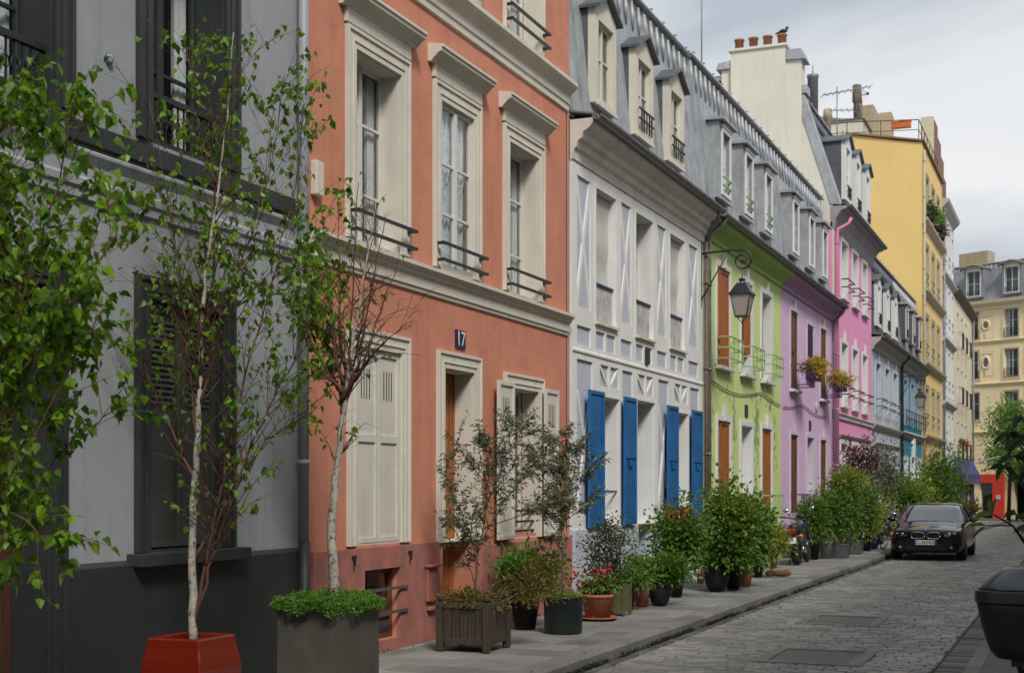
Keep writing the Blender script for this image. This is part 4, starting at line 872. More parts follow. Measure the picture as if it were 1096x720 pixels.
# ---- facing block at the end of the street
FY = surf('cream_yellow_stucco', (.82, .68, .42), .88, var=.05, streak=.1, nscale=.5)
H = House('apartment_building', 'cream-yellow apartment block facing down the street under a grey mansard roof', 0., cat='building')
H.root.location = (-5.4, 102.7, 0); H.root.rotation_euler = (0, 0, R(-117.6))
WC = [-8.0, -2.15, .85, 3.9, 6.9]
STN = surf('pale_stone_trim', (.72, .62, .42), .8, var=.08, streak=.15)
for zf, hh in ((12.3, 1.95), (9.5, 1.95), (6.6, 1.9)):
    for c in WC:
        H.window(c-.55, c+.55, zf, zf+hh, d=.2, cur='side', bars=(.6,)); H.surround(c-.55, c+.55, zf, zf+hh, t=.14, mat=STN, d=.2, bottom=True)
        H.balconette(c-.55, c+.55, zf+.02, zf+.6, IRON, n=12, out=.06, ex=.0, r=.012)
for zc, col in ((13.25, (.20, .12, .08)), (10.6, (.10, .13, .12))):
    for c in (-1.1-.0, 2.4, -5.5):
        c = c if c != 2.4 else 2.38
        o = H.p('medallion', MB().lathe([(.42, 0), (.42, .05), (.34, .09), (.26, .06), (.24, .03)], (.001, 0, 0), 24, axis='x').xf(Matrix.Translation((0, c, zc)) @ Matrix.Diagonal((1, .8, 1.25 if zc < 12 else .95, 1))), STN)
        H.p('medallion_field', MB().lathe([(.26, 0), (.26, .045), (.2, .05)], (.0, 0, 0), 20, axis='x').xf(Matrix.Translation((0, c, zc)) @ Matrix.Diagonal((1, .8, 1.25 if zc < 12 else .95, 1))), surf('medallion_%d' % int(zc), col, .7, var=.3, nscale=10), o)
        H.p('ornament', MB().box(.001, .05, c-.5, c+.5, zc+.62, zc+.68).prism_x([(c-.12, zc-.55), (c+.12, zc-.55), (c+.0, zc-.9)], .001, .06).ring(c-.62, c+.62, zc-.95, zc+.85, .05, .001, .02), STN, o)
H.holes += [(-1.55, -.55, -.5, 2.1), (1.1, 3.4, -.4, 2.1)]
H.shell(-20, 16, 14.7, FY, zb=-1)
for z in (5.5, 8.9, 11.9): H.band([(0, z), (.06, z+.03), (.12, z+.16), (.14, z+.22), (0, z+.26)], -20, 16, STN)
H.band([(0, 14.3), (.06, 14.32), (.1, 14.5), (.4, 14.75), (.45, 14.95), (0, 15.0)], -20, 16, STN, 'cornice')
FZ = surf('blue_grey_zinc', (.21, .22, .235), .55, metal=.15, var=.12, nscale=2)
H.mansard(-20, 16, 15.0, -.9, 17.7, FZ, seam=.62, top=18.2)
for c in (-2.0, .95, 4.1): 
    H.dormer(c, 1.5, 15.25, 17.3, wmat=WHITE, cheek=FZ, wo=1.0, style='fancy', front=.12, rail=IRON)
    H.p('dormer_hood', MB().tube([(.3, c-.95, 17.25), (.32, c-.6, 17.45), (.32, c, 17.55), (.32, c+.6, 17.45), (.3, c+.95, 17.25)], .09, 8), surf('brown_stone', (.25, .17, .1), .8))
H.p('chimney', MB().box(-3, -1.8, 1.0, 6.0, 17, 19.0), WHITE); H.p('chimney', MB().box(-3, -2, -4.5, -2.2, 17, 18.9), MC['beige_chimney'])
RED = surf('red_shop_paint', (.62, .035, .015), .5, bump=.03)
sf = H.p('shopfront', MB().box(.001, .12, -1.75, .35, 2.12, 2.72).box(.001, .12, -.53, .35, -.7, 2.12), RED)
H.p('shop_sign', MB().box(.13, .15, -.25, .1, .95, 1.25), surf('notice_white', (.5, .5, .5), .6), sf)
H.p('pane', MB().box(-.15, -.14, -1.53, -.57, -.3, 2.08), GLASS, sf)
H.p('shop_fascia', MB().box(.001, .25, 1.0, 3.6, 2.12, 2.5).box(.001, .2, 3.4, 3.6, -.5, 2.12), surf('dark_green_shop', (.03, .05, .035), .5))
m = MB()
for k in range(10): m.box(.26, .28, 1.0+k*.27, 1.03+k*.27, 2.6, 3.5)
m.box(.24, .3, .95, 3.6, 3.5, 3.54).box(.0, .3, .95, 3.6, 2.52, 2.6); H.p('balcony_railing', m, IRON)
H.p('shop_sign', MB().box(.26, .3, 1.1, 3.2, 2.75, 3.1), surf('dark_red_board', (.22, .02, .02), .5))
tag(MB().xf(Matrix.Identity(4)).hexa([(-14,100.6,-.62),(16,92,-.62),(20,92,-.62),(-6,106,-.62),(-14,100.6,-.615),(16,92,-.615),(20,92,-.615),(-6,106,-.615)]).build('cross_road', ASPH), kind='structure') if False else None
fp = MB().box(.0, 1.6, -20, 16, -.7, -.40); fp.xf(H.root.matrix_basis.copy() if False else Matrix.Translation((-5.4, 102.7, 0)) @ Matrix.Rotation(R(-117.6), 4, 'Z')); tag(fp.build('far_pavement', SLAB), kind='structure')

# ---- right side (unseen houses added to shade the road and stand in window reflections)
cols_ = [((.45, .40, .30), 'unseen cream terraced house with white windows added opposite for shade'), ((.40, .44, .48), 'unseen pale grey-blue terraced house added opposite for shade'), ((.50, .36, .22), 'unseen apricot terraced house added opposite for shade'), ((.42, .44, .36), 'unseen sage terraced house added opposite for shade'), ((.48, .30, .28), 'unseen dusty rose terraced house added opposite for shade')]
for k in range(8):
    c_, lb = cols_[k % 5]; y0_ = -14+k*14.
    H = House('added_shade_house', lb+[', near end', ', middle', ', far end'][k//3] if k in (0, 1, 2, 5, 6, 7) else lb, 0.); ln = 13.98
    for q in range(6):
        a = .7+q*2.25; H.window(a, a+1.0, 4.2, 6.1, d=.15, cur='full'); H.window(a, a+1.0, 1.2, 3.1, d=.15, cur='full')
    H.shell(0, ln, 6.9, surf('opposite_wall_%d' % (k % 5), c_, .88, var=.08)); H.band([(0, 3.8), (.1, 3.9), (0, 4.05)], 0, ln, WHITE); H.band([(0, 6.5), (.3, 6.8), (.34, 6.9)], 0, ln, WHITE, 'cornice')
    H.mansard(0, ln, 6.9, -.6, 9.7, ZINC, seams=False)
    H.root.location = (1.45, y0_+ln, 0); H.root.rotation_euler = (0, 0, math.pi)

H = House('added_shade_house', 'unseen stone-coloured house added behind the viewpoint for shade', 0.)
H.shell(0, 24, 8.2, GABLE); H.mansard(0, 24, 8.2, -.6, 10.8, ZINC, seams=False); H.root.location = (FX, -23.1, 0)  # unseen block, added to darken low faces turned towards the camera
H = House('added_shade_house', 'unseen plain house added to close off light behind the viewpoint', 0.)
H.shell(0, 20, 10.5, GREYW); H.mansard(0, 20, 10.5, -.6, 13, ZINC, seams=False); H.root.location = (-16, -24, 0); H.root.rotation_euler = (0, 0, R(90)); H.root.location = (8, -24, 0)  # unseen end block, added to cut sky light from behind the camera

# ================================================================== plants
CT, ST = math.cos(R(22.46)), math.sin(R(22.46))
def W(x, y, F):
    """world point seen at photo pixel (x, y) at F metres in front of the camera"""
    r = (x-548)/1480*F; return Vector((r*CT-F*ST, r*ST+F*CT, 1.8+(521-y)/1480*F))
def Wp(x, y):  # a spot on the pavement
    F = 1.67*1480/(y-521)
    p = W(x, y, F); p.z = gz(p.y)+.13; return p, F
L_BIRCH = leafmat('birch_leaf', (.03, .10, .006), (.19, .34, .02), .42, .45)
L_GREEN = leafmat('green_leaf', (.035, .10, .012), (.16, .27, .035), .5, .38)
L_BRIGHT = leafmat('bright_green_leaf', (.06, .16, .016), (.15, .30, .04), .5, .4)
L_YEL = leafmat('yellow_green_leaf', (.08, .15, .015), (.34, .36, .05), .5, .4)
L_OLIVE = leafmat('olive_leaf', (.07, .085, .045), (.22, .24, .14), .55, .25)
L_DARK = leafmat('dark_leaf', (.03, .06, .018), (.08, .12, .035), .5, .3)
L_RUST = leafmat('rusty_leaf', (.12, .07, .015), (.17, .15, .03), .55, .3)
L_PURP = leafmat('purple_red_leaf', (.05, .025, .025), (.16, .07, .07), .55, .3)
L_BIG = leafmat('glossy_big_leaf', (.018, .055, .014), (.055, .12, .035), .28, .15)
L_BIGY = leafmat('lime_big_leaf', (.07, .13, .02), (.13, .2, .05), .35, .3)
F_RED = leafmat('red_petal', (.35, .01, .012), (.6, .04, .04), .5, .3)
F_ORG = leafmat('orange_petal', (.42, .22, .01), (.55, .40, .03), .5, .3)
TW_RED = surf('reddish_twig_bark', (.095, .042, .026), .75, var=.3, bump=.2)
TW_DRK = surf('dark_twig_bark', (.035, .026, .02), .8, var=.3, bump=.2)
TW_GRY = surf('olive_bark', (.085, .07, .055), .85, var=.3, bump=.4)
BARK = surf('birch_bark', (.38, .34, .29), .8, var=.25, nscale=7, bump=.5, bscale=30, col2=(.07, .05, .04), c2at=(.52, .62))
def birch(name, label, pot_fn, stems, F, nleaf, twigs, leafr, seed, leafbias=None, trunk_n=1, leafsize=(.04, .062), barkr=.03, twiglen=(.3, .8), dens=1.0, leafmatl=None, tw=None, shape='heart', asp=.78, leafup=-.55, cat='tree', group=None, trunkm=None):
    rg = random.Random(seed); root = pot_fn()
    tag(root, label, cat, group)
    T = MB(); B = MB(); LP = []; LD = []
    ends = []
    for si, st in enumerate(stems):
        pts = []; fo = rg.uniform(-.45, .45) if si else 0.
        n_ = len(st)
        for k, (x, y) in enumerate(st): pts.append(W(x, y, F+fo*(k/max(1, n_-1))**.8))
        # refine
        P = []
        for a, b in zip(pts[:-1], pts[1:]):
            for q in range(5): P.append(a.lerp(b, q/5)+Vector((rg.gauss(0, .006), rg.gauss(0, .006), 0))*(1 if si or q else 0))
        P.append(pts[-1]); r0 = barkr*(1 if si == 0 else .42); rad = [max(.0035, r0*(1-.93*(k/(len(P)-1))**.75)) for k in range(len(P))]
        (T if si < trunk_n else B).tube(P, rad, 9 if si < trunk_n else 6)
        ln = sum((b-a).length for a, b in zip(P[:-1], P[1:]))
        for q in range(int(twigs*ln)):
            k = rg.randint(int(len(P)*(.30 if si == 0 else .15)), len(P)-2); p = P[k]; d = (P[k+1]-P[k]).normalized()
            side = Vector((rg.gauss(0, 1), rg.gauss(0, 1), 0)).normalized(); dr = (d*.8+side*rg.uniform(.5, .95)+Vector((0, 0, .25))).normalized()
            L_ = rg.uniform(*twiglen)*(1-.35*k/len(P)); sub = []
            pp = [p]; dd = dr.copy(); steps = 8
            for j in range(steps):
                dd = (dd+Vector((rg.gauss(0, .10), rg.gauss(0, .10), rg.gauss(0, .08)))+Vector((0, 0, .04 if j < 4 else -.05))).normalized(); pp.append(pp[-1]+dd*L_/steps)
                if j > 1 and rg.random() < .55: sub.append((pp[-1], dd.copy()))
            B.tube(pp, [max(.0016, min(rad[k]*.55, .007)*(1-.8*j/steps)) for j in range(steps+1)], 4)
            allp = [(x, dd) for x in pp[3:]]
            for sp, sdir in sub:
                s2 = (sdir+Vector((rg.gauss(0, .6), rg.gauss(0, .6), rg.gauss(0, .3)))).normalized(); l2 = L_*rg.uniform(.25, .5); q2 = [sp]
                for j in range(4): s2 = (s2+Vector((rg.gauss(0, .1), rg.gauss(0, .1), -.03))).normalized(); q2.append(q2[-1]+s2*l2/4)
                B.tube(q2, [.0022, .0018, .0014, .0012, .001], 3); allp += [(x, s2) for x in q2[1:]]
            ends.append(allp)
    tot = 0
    for ap in ends:
        f = leafbias(ap[-1][0]) if leafbias else 1.
        for x, d in ap:
            for q in range(3):
                if rg.random() < dens*f: LP.append(x+Vector((rg.gauss(0, .012), rg.gauss(0, .012), rg.gauss(0, .012)))); LD.append((rg.gauss(0, .55)+d.x*.3, rg.gauss(0, .55)+d.y*.3, leafup+rg.gauss(0, .35)))
    T.build('trunk', trunkm or BARK, root, root.location); B.build('branches', tw or TW_RED, root, root.location)
    if LP:
        lp = np.array([tuple(v) for v in LP]); ld = np.array(LD); ok = lp[:, 0] > FX+.08; lp = lp[ok]; ld = ld[ok]
        ls = nr.uniform(*leafsize, len(lp)); leafcloud(lp, ld, ls, ls*asp, fold=.22, droop=.12, shape=shape).build('foliage', leafmatl or L_BIRCH, root, root.location)
    return root
# red glazed pot (axis-aligned square, bulging sides)
def square_pot(root, w0, w1, h, mat, bulge=.0, wall=.03, bev=.012, name='pot', lip=0.):
    m = MB(); n = 8; lv = []
    for k in range(n+1):
        t = k/n; hw = (w0+(w1-w0)*t)/2+bulge*math.sin(math.pi*min(1, t*1.05)); lv.append((hw, h*t))
    vs = []; fs = []
    for hw, z in lv: vs += [(-hw,-hw,z),(hw,-hw,z),(hw,hw,z),(-hw,hw,z)]
    hi = lv[-1][0]-wall
    vs += [(-hi,-hi,h),(hi,-hi,h),(hi,hi,h),(-hi,hi,h),(-hi,-hi,h-.07),(hi,-hi,h-.07),(hi,hi,h-.07),(-hi,hi,h-.07)]
    for k in range(n+2):
        for q in range(4): a = k*4+q; b = k*4+(q+1) % 4; fs.append((a, b, b+4, a+4))
    fs.append((3, 2, 1, 0)); m.add(vs, fs)
    p = m.build(name, mat, root, bevel=bev)
    s_ = MB().box(-hi+.001, hi-.001, -hi+.001, hi-.001, h-.12, h-.065); s_.build('soil', SOIL, p)
    return p
def red_pot():
    c = W(205, 690, 10.0); c.z = .13; r = empty('potted_birch', (c.x, c.y, c.z)); 
    square_pot(r, .32, .45, .60, paint('red_glaze', (.15, .012, .004), .2, .8), bulge=.065, bev=.02); return r
def near(x, y, F, rad):
    c = W(x, y, F); return lambda p: (p-c).length < rad
birch('potted_birch', 'slim birch with fresh leaves in a red glazed square pot before the grey house', red_pot,
      [[(207, 690), (205, 600), (210, 500), (214, 420), (216, 350), (222, 280), (234, 200), (244, 110), (250, 35)],
       [(207, 672), (222, 590), (242, 500), (262, 400), (292, 300), (318, 190), (326, 110)],
       [(208, 662), (236, 570), (268, 480), (300, 410), (338, 350), (352, 300)],
       [(211, 470), (200, 380), (192, 290), (178, 200), (160, 110)],
       [(213, 440), (236, 350), (262, 270), (290, 180), (305, 80)],
       [(211, 520), (188, 470), (166, 420), (150, 380)], [(207, 600), (238, 545), (285, 470), (335, 440)],
       [(214, 400), (228, 300), (230, 200), (206, 110), (200, 50)]],
      10.0, 1500, 17, .05, 3, leafbias=lambda p: .55 if p.z > 3.0 or abs((p-W(210, 400, 10)).x) > .45 else .26, dens=.185, barkr=.036, leafsize=(.034, .070), twiglen=(.3, .8))
def grey_pot():
    c = W(367, 657, 10.75); c = Vector((c.x-.3, c.y+.3, .13)); r = empty('potted_birch', c); c0 = c
    sp = square_pot(r, .60, .60, .70, surf('dark_olive_metal', (.085, .082, .065), .55, metal=.1, var=.25, streak=.5, nscale=2, col2=(.15, .13, .08), c2at=(.55, .8)), bev=.006, name='planter')
    n = 5200; a = nr.uniform(0, 2*math.pi, n); rr = np.sqrt(nr.uniform(0, 1, n))*.40; x = np.clip(rr*np.cos(a)*1.15, -.36, .36); y = np.clip(rr*np.sin(a)*1.15, -.36, .36)
    z = .70+nr.uniform(-.03, .13, n)*(1-.5*(rr/.4)**2)+.03*np.sin(x*19)*np.cos(y*17); D = nr.normal(size=(n, 3))*.7+np.stack([x*2, y*2, np.full(n, .7)], 1)
    leafcloud(np.stack([x, y, z], 1), D, nr.uniform(.018, .04, n), nr.uniform(.012, .022, n), fold=.3).build('underplanting', L_BRIGHT, r)
    return r
fan = [[(357, 640), (355, 560), (361, 500), (368, 440), (374, 390), (384, 330), (394, 270), (402, 215)]]
for ex, ey in ((330, 262), (345, 225), (362, 200), (384, 195), (412, 235), (424, 285), (436, 345), (318, 330), (306, 300), (398, 300), (350, 290)):
    fan.append([(366+rng.uniform(-3, 6), 452-rng.uniform(0, 70)), (366+(ex-366)*.35, 400-rng.uniform(0, 20)), (366+(ex-366)*.7, (400+ey)/2-10), (ex, ey)])
birch('potted_birch', 'birch with mostly bare reddish twigs in a dark grey square planter', grey_pot, fan, 11.15, 300, 12, .05, 9,
      leafbias=lambda p: 1. if p.x < W(350, 300, 11.15).x else .03, dens=.22, barkr=.045, twiglen=(.2, .5))
def left_pot():
    c = W(-70, 700, 6.6); c.z = .13; r = empty('potted_birch', c); square_pot(r, .5, .55, .5, BPOT); return r
birch('potted_birch', 'leafy birch with large fresh leaves at the doorway of the grey house', left_pot,
      [[(-70, 760), (-55, 600), (-35, 450), (-10, 300), (10, 180), (30, 90)], [(-60, 640), (-30, 520), (10, 420), (50, 330), (90, 270), (120, 210)], [(-50, 560), (-10, 430), (30, 300), (60, 200), (84, 100)],
       [(-60, 660), (-20, 580), (30, 520), (80, 470), (120, 440)], [(-50, 600), (0, 540), (34, 560), (60, 590)], [(-40, 480), (0, 380), (60, 360), (110, 380)], [(-30, 400), (-8, 260), (-4, 150), (12, 110)],
       [(-60, 700), (-40, 560), (-20, 420), (0, 330), (5, 260)], [(-60, 700), (-34, 560), (4, 460), (30, 400), (50, 380)], [(-60, 720), (-30, 660), (10, 600), (30, 580)], [(-60, 700), (-20, 620), (20, 500), (70, 400), (110, 330)], [(-40, 500), (20, 400), (80, 320), (125, 250)]],
      6.6, 1500, 17, .05, 21, dens=.19, barkr=.012, twiglen=(.2, .5), leafsize=(.034, .070), tw=surf('brown_twig_bark', (.13, .065, .03), .75, var=.3))

def foliage(root, c, rad, n, mat, leaf=(.05, .03), clusters=18, spread=.32, stems=8, base=None, thin=False, name='foliage', seed=1, surf_bias=.5, tw=None, up=.2, droop=.1, twr=.006, minx=FX+.1):
    rs = np.random.RandomState(seed); c = np.array(c, float); rad = np.array(rad, float)
    u = rs.normal(size=(clusters, 3)); u /= np.linalg.norm(u, axis=1)[:, None]; q = rs.uniform(0, 1, clusters)**surf_bias; C = c+u*q[:, None]*rad*.80
    C[:, 0] = np.maximum(C[:, 0], minx+.05)
    w_ = rs.uniform(.4, 1.6, clusters); w_ /= w_.sum(); idx = rs.choice(clusters, n, p=w_); sz = rs.uniform(.6, 1.3, clusters)
    off = rs.normal(size=(n, 3)); P = C[idx]+off*(rad*spread)*sz[idx][:, None]; D = off*1.0+rs.normal(size=(n, 3))*.7+np.array([0, 0, up]); D += (C[idx]-c)/rad*.6
    ok = (P[:, 0] > minx) & (P[:, 2] > c[2]-rad[2]*1.25) & (P[:, 2] > (base[2]-.03 if base is not None else -9)); P = P[ok]; D = D[ok]
    l = rs.uniform(leaf[0]*.65, leaf[0]*1.25, len(P)); w2 = l*leaf[1]/leaf[0]
    if base is not None and stems:
        B = MB(); b = Vector(base)
        for k in range(min(stems, clusters)):
            e = Vector(C[k]); mid = b.lerp(e, .5)+Vector((rs.normal()*.05, rs.normal()*.05, .04)); s0 = b+Vector((rs.normal()*.02, rs.normal()*.02, 0))
            pts = [s0, s0.lerp(mid, .5)+Vector((rs.normal()*.02, rs.normal()*.02, .0)), mid, mid.lerp(e, .5)+Vector((rs.normal()*.02, 0, .02)), e]
            B.tube(pts, [twr, twr*.85, twr*.65, twr*.45, twr*.25], 5)
            for j in range(5):
                e2 = e+Vector(rs.normal(size=3)*rad*spread*1.3); B.tube([e.lerp(mid, rs.uniform(0, .6)), e2], [twr*.3, twr*.15], 3)
        B.build('stems', tw or TW_DRK, root, root.location)
    return leafcloud(P, D, l, w2, fold=.2, droop=droop, shape='thin' if thin else 'oval').build(name, mat, root, root.location)
def round_pot(root, d, h, mat, kind='taper', n=28):
    r = d/2
    prof = {'taper': [(r*.72, 0), (r*.98, h*.86), (r*1.0, h*.87), (r*1.06, h*.88), (r*1.07, h), (r*.97, h), (r*.95, h*.9)],
            'straight': [(r*.93, 0), (r*.95, h*.02), (r, h*.93), (r*1.03, h*.94), (r*1.03, h), (r*.95, h), (r*.94, h*.9)],
            'round': [(r*.55, 0), (r*.8, h*.2), (r*.98, h*.5), (r*1.0, h*.75), (r*.95, h*.92), (r*1.0, h*.95), (r*1.0, h), (r*.9, h), (r*.88, h*.9)],
            'tall': [(r*.62, 0), (r*.95, h*.9), (r*1.02, h*.92), (r*1.02, h), (r*.9, h), (r*.88, h*.92)]}[kind]
    p = MB().lathe(prof, n=n, flute=.018 if kind == 'straight' else 0.).build('pot', mat, root)
    MB().lathe([(prof[-1][0]*.99, h*.86), (prof[-1][0]*.99, h*.905)], n=n).build('soil', SOIL, p)
    return p
def trough(root, w_, l_, h, mat):
    m = MB(); a, b = w_/2, l_/2; k = .82
    m.add([(-a*k,-b*k,0),(a*k,-b*k,0),(a*k,b*k,0),(-a*k,b*k,0),(-a,-b,h*.9),(a,-b,h*.9),(a,b,h*.9),(-a,b,h*.9),(-a*1.06,-b*1.04,h*.9),(a*1.06,-b*1.04,h*.9),(a*1.06,b*1.04,h*.9),(-a*1.06,b*1.04,h*.9),
           (-a*1.06,-b*1.04,h),(a*1.06,-b*1.04,h),(a*1.06,b*1.04,h),(-a*1.06,b*1.04,h),(-a*.92,-b*.92,h),(a*.92,-b*.92,h),(a*.92,b*.92,h),(-a*.92,b*.92,h),(-a*.9,-b*.9,h*.9),(a*.9,-b*.9,h*.9),(a*.9,b*.9,h*.9),(-a*.9,b*.9,h*.9)],
          [(3,2,1,0)]+[(4*k_+q, 4*k_+(q+1)%4, 4*k_+4+(q+1)%4, 4*k_+4+q) for k_ in range(5) for q in range(4)]+[(20,21,22,23)])
    p = m.build('pot', mat, root, bevel=.008); MB().box(-a*.89, a*.89, -b*.89, b*.89, h*.85, h*.92).build('soil', SOIL, p); return p
BLUEP = surf('blue_plastic_pot', (.012, .02, .10), .4, bump=0); LGP = surf('light_grey_pot', (.16, .185, .20), .5, bump=.05)
GRP = 'potted plants lined up along the facades'
def potted(label, x, yb, kind, wpx, hpx, fb, n, mat, leaf=(.06, .03), name='potted_shrub', seed=None, potmat=BPOT, cat='potted plant', thin=False, clusters=18, spread=.3, ry=.9, second=None, surf_bias=.5, stems=8, group=GRP, twr=.006):
    p, F = Wp(x, yb); s_ = F/1480; root = tag(empty(name, p, 0), label, cat, group)
    d, h = wpx*s_, hpx*s_
    if kind == 'trough': trough(root, d*.9, d*1.4, h, potmat)
    elif kind == 'square': square_pot(root, d*.85, d, h, potmat, wall=.02, bev=.005)
    else: round_pot(root, d, h, potmat, kind)
    seed = seed or int(x*7+yb)
    def blob(b, n_, m_, lf, nm, cl, stm):
        c = W((b[0]+b[1])/2, (b[2]+b[3])/2, F+.05); rx = (b[1]-b[0])/2*s_*1.08; rz = (b[3]-b[2])/2*s_*.93
        foliage(root, c, (rx, rx*ry, rz), int(n_*1.08), m_, (lf[0]*1.2, lf[1]*1.25), cl, spread, stm, (p.x, p.y, p.z+h*.9), thin, nm, seed, surf_bias, twr=twr)
    blob(fb, n, mat, leaf, 'foliage', clusters, stems)
    if second: blob(second[0], second[1], second[2], second[3], second[4], second[5], 0)
    return root
# -- wooden planter box with an olive tree
WOODP = wood('weathered_planter_wood', (.06, .045, .028), .85, dark=.5)
c = W(521, 697, 14.0); bx = Vector((c.x-.26, c.y+.26, .13)); olive = tag(empty('potted_olive_tree', bx), 'olive tree in a weathered wooden box planter beside the orange-brown door', 'potted tree')
bb = MB(); hw = .26
for a in (-1, 1):
    for b in (-1, 1): bb.box(a*hw-(.035), a*hw+.035, b*hw-.035, b*hw+.035, 0, .50).ball((a*hw, b*hw, .535), .036)
for a in (-1, 1):
    for z0_, z1_ in ((.07, .13), (.43, .49)): bb.box(a*hw-.018, a*hw+.018, -hw+.035, hw-.035, z0_, z1_).box(-hw+.035, hw-.035, a*hw-.018, a*hw+.018, z0_, z1_)
    for k in range(5): y = -hw+.04+k*.09; bb.box(a*hw-.009, a*hw+.009, y, y+.082, .12, .44).box(y, y+.082, a*hw-.009, a*hw+.009, .12, .44)
pb = bb.build('planter_box', WOODP, olive, bevel=.004); MB().box(-.25, .25, -.25, .25, .38, .43).build('soil', SOIL, pb)
def tree_on_stem(root, base, trunk, crown_c, rad, n, mat, leaf, seed, clusters=26, thin=True, spread=.24, r0=.02, bark=TW_DRK, name='foliage'):
    T = MB(); pts = [Vector(t) for t in trunk]; P = []
    for a, b in zip(pts[:-1], pts[1:]):
        for q in range(4): P.append(a.lerp(b, q/4)+Vector((rng.gauss(0, .004), rng.gauss(0, .004), 0)))
    P.append(pts[-1]); T.tube(P, [r0*(1-.6*k/len(P)) for k in range(len(P))], 8); T.build('trunk', bark, root, root.location)
    foliage(root, crown_c, rad, n, mat, leaf, clusters, spread, clusters, P[int(len(P)*.62)], thin, name, seed, .45, droop=.15, twr=.008)
birch('x', 'olive tree in a weathered wooden box planter beside the orange-brown door', lambda: olive,
      [[(507, 655), (510, 600), (518, 560), (523, 500), (518, 462)], [(512, 605), (500, 565), (484, 525), (476, 502)], [(517, 575), (540, 535), (565, 505), (590, 470)], [(521, 540), (542, 490), (548, 455)], [(521, 520), (500, 490), (488, 474)], [(518, 565), (555, 552), (585, 545), (604, 528)], [(509, 625), (500, 600), (490, 575), (482, 560)], [(523, 510), (550, 470), (575, 460)]],
      14.3, 0, 26, .05, 31, dens=.27, trunkm=TW_GRY, barkr=.017, twiglen=(.14, .42), leafsize=(.045, .075), leafmatl=L_OLIVE, tw=TW_DRK, shape='thin', asp=.26, leafup=.1, cat='potted tree')
foliage(olive, (bx.x, bx.y, bx.z+.50), (.34, .3, .12), 1500, L_RUST, (.045, .02), 16, .3, 0, None, False, 'underplanting', 8)
foliage(olive, W(560, 625, 14.6), (.30, .25, .25), 1100, L_RUST, (.045, .018), 12, .3, 6, (bx.x+.1, bx.y+.1, bx.z+.45), True, 'trailing_plant', 18)
potted('black pot of rusty fern between the wooden box planter and the ribbed pot', 562, 672, 'tall', 36, 44, (530, 604, 582, 640), 1700, L_BRIGHT, (.06, .03), second=((530, 590, 600, 665), 700, L_RUST, (.05, .02), 'ferns', 10))
o2, F2 = Wp(603, 676); ol2 = tag(empty('potted_olive_tree', o2), 'small olive tree in a dark green ribbed round pot before the white shutter', 'potted tree')
round_pot(ol2, .45, .42, surf('dark_green_pot', (.012, .022, .02), .4, var=.2, bump=.05), 'straight', 40)
birch('x', 'small olive tree in a dark green ribbed round pot before the white shutter', lambda: ol2,
      [[(602, 640), (602, 600), (600, 550), (602, 500), (606, 462)], [(600, 560), (585, 520), (575, 490)], [(600, 550), (618, 520), (634, 500)], [(601, 540), (590, 500), (588, 470)], [(601, 560), (622, 545), (642, 530)], [(601, 530), (612, 490), (622, 470)], [(600, 575), (586, 555), (572, 540)]],
      F2, 0, 26, .05, 33, dens=.34, trunkm=TW_GRY, barkr=.015, twiglen=(.12, .34), leafsize=(.04, .065), leafmatl=L_OLIVE, tw=TW_DRK, shape='thin', asp=.34, leafup=.15, cat='potted tree')
foliage(ol2, (o2.x, o2.y, o2.z+.42), (.22, .22, .05), 500, L_YEL, (.05, .015), 10, .35, 0, None, True, 'underplanting', 9)
pt = potted('terracotta pot on a saucer under a brown bowl of red cyclamen', 640, 662, 'taper', 36, 27, (622, 660, 618, 640), 500, L_GREEN, (.05, .035), name='potted_flowers', second=((616, 656, 604, 634), 80, F_RED, (.05, .04), 'flowers', 9), potmat=TERRA)
MB().lathe([(.17, .0), (.25, .015), (.26, .035), (.24, .035), (.23, .02)]).build('saucer', TERRA, pt)
p_, F_ = Wp(661, 657); rb = tag(empty('potted_rose', p_), 'sprawling rose with red blooms in a mossy wooden box by the blue shutter', 'potted plant', GRP)
m = MB(); 
for a in (-1, 1): m.box(a*.13-.02, a*.13+.02, -.15, -.11, 0, .42).box(a*.13-.02, a*.13+.02, .11, .15, 0, .42)
m.box(-.11, .11, -.14, -.12, .05, .40).box(-.11, .11, .12, .14, .05, .40).box(-.14, -.12, -.11, .11, .05, .40).box(.12, .14, -.11, .11, .05, .40)
q_ = m.build('planter_box', surf('mossy_wood', (.10, .095, .035), .9, var=.3, nscale=8), rb, bevel=.004); MB().box(-.118, .118, -.118, .118, .2, .36).build('soil', SOIL, q_)
foliage(rb, W(655, 592, F_), (.48, .40, .60), 1900, L_DARK, (.045, .026), 30, .17, 26, (p_.x, p_.y, p_.z+.36), False, 'foliage', 77, .3, twr=.008, tw=TW_RED)
foliage(rb, W(640, 600, F_), (.45, .3, .45), 34, F_RED, (.045, .04), 16, .1, 0, None, False, 'flowers', 78)
potted('low dark pot with grassy green plant, left of a small terracotta pot', 673, 652, 'round', 14, 21, (655, 698, 606, 634), 700, L_GREEN, (.07, .02), thin=True)
potted('small terracotta pot with bushy bright green plant before the blue-white plinth', 687, 648, 'taper', 18, 19, (668, 708, 596, 632), 1100, L_BRIGHT, (.055, .03), potmat=TERRA)
potted('round black pot with leafy green plant near the blue house door', 706, 647, 'round', 25, 24, (688, 736, 590, 628), 1500, L_GREEN, (.06, .034))
potted('tall tapered dark pot with glossy green bush topped by red flowers', 724, 638, 'tall', 19, 28, (700, 750, 538, 616), 3200, L_GREEN, (.06, .036), second=((712, 740, 540, 560), 60, F_RED, (.05, .04), 'flowers', 6))
potted('small terracotta pot with light green plant in front of the drainpipe', 750, 624, 'taper', 9, 12, (734, 768, 566, 614), 1100, L_BRIGHT, (.06, .035), potmat=TERRA)
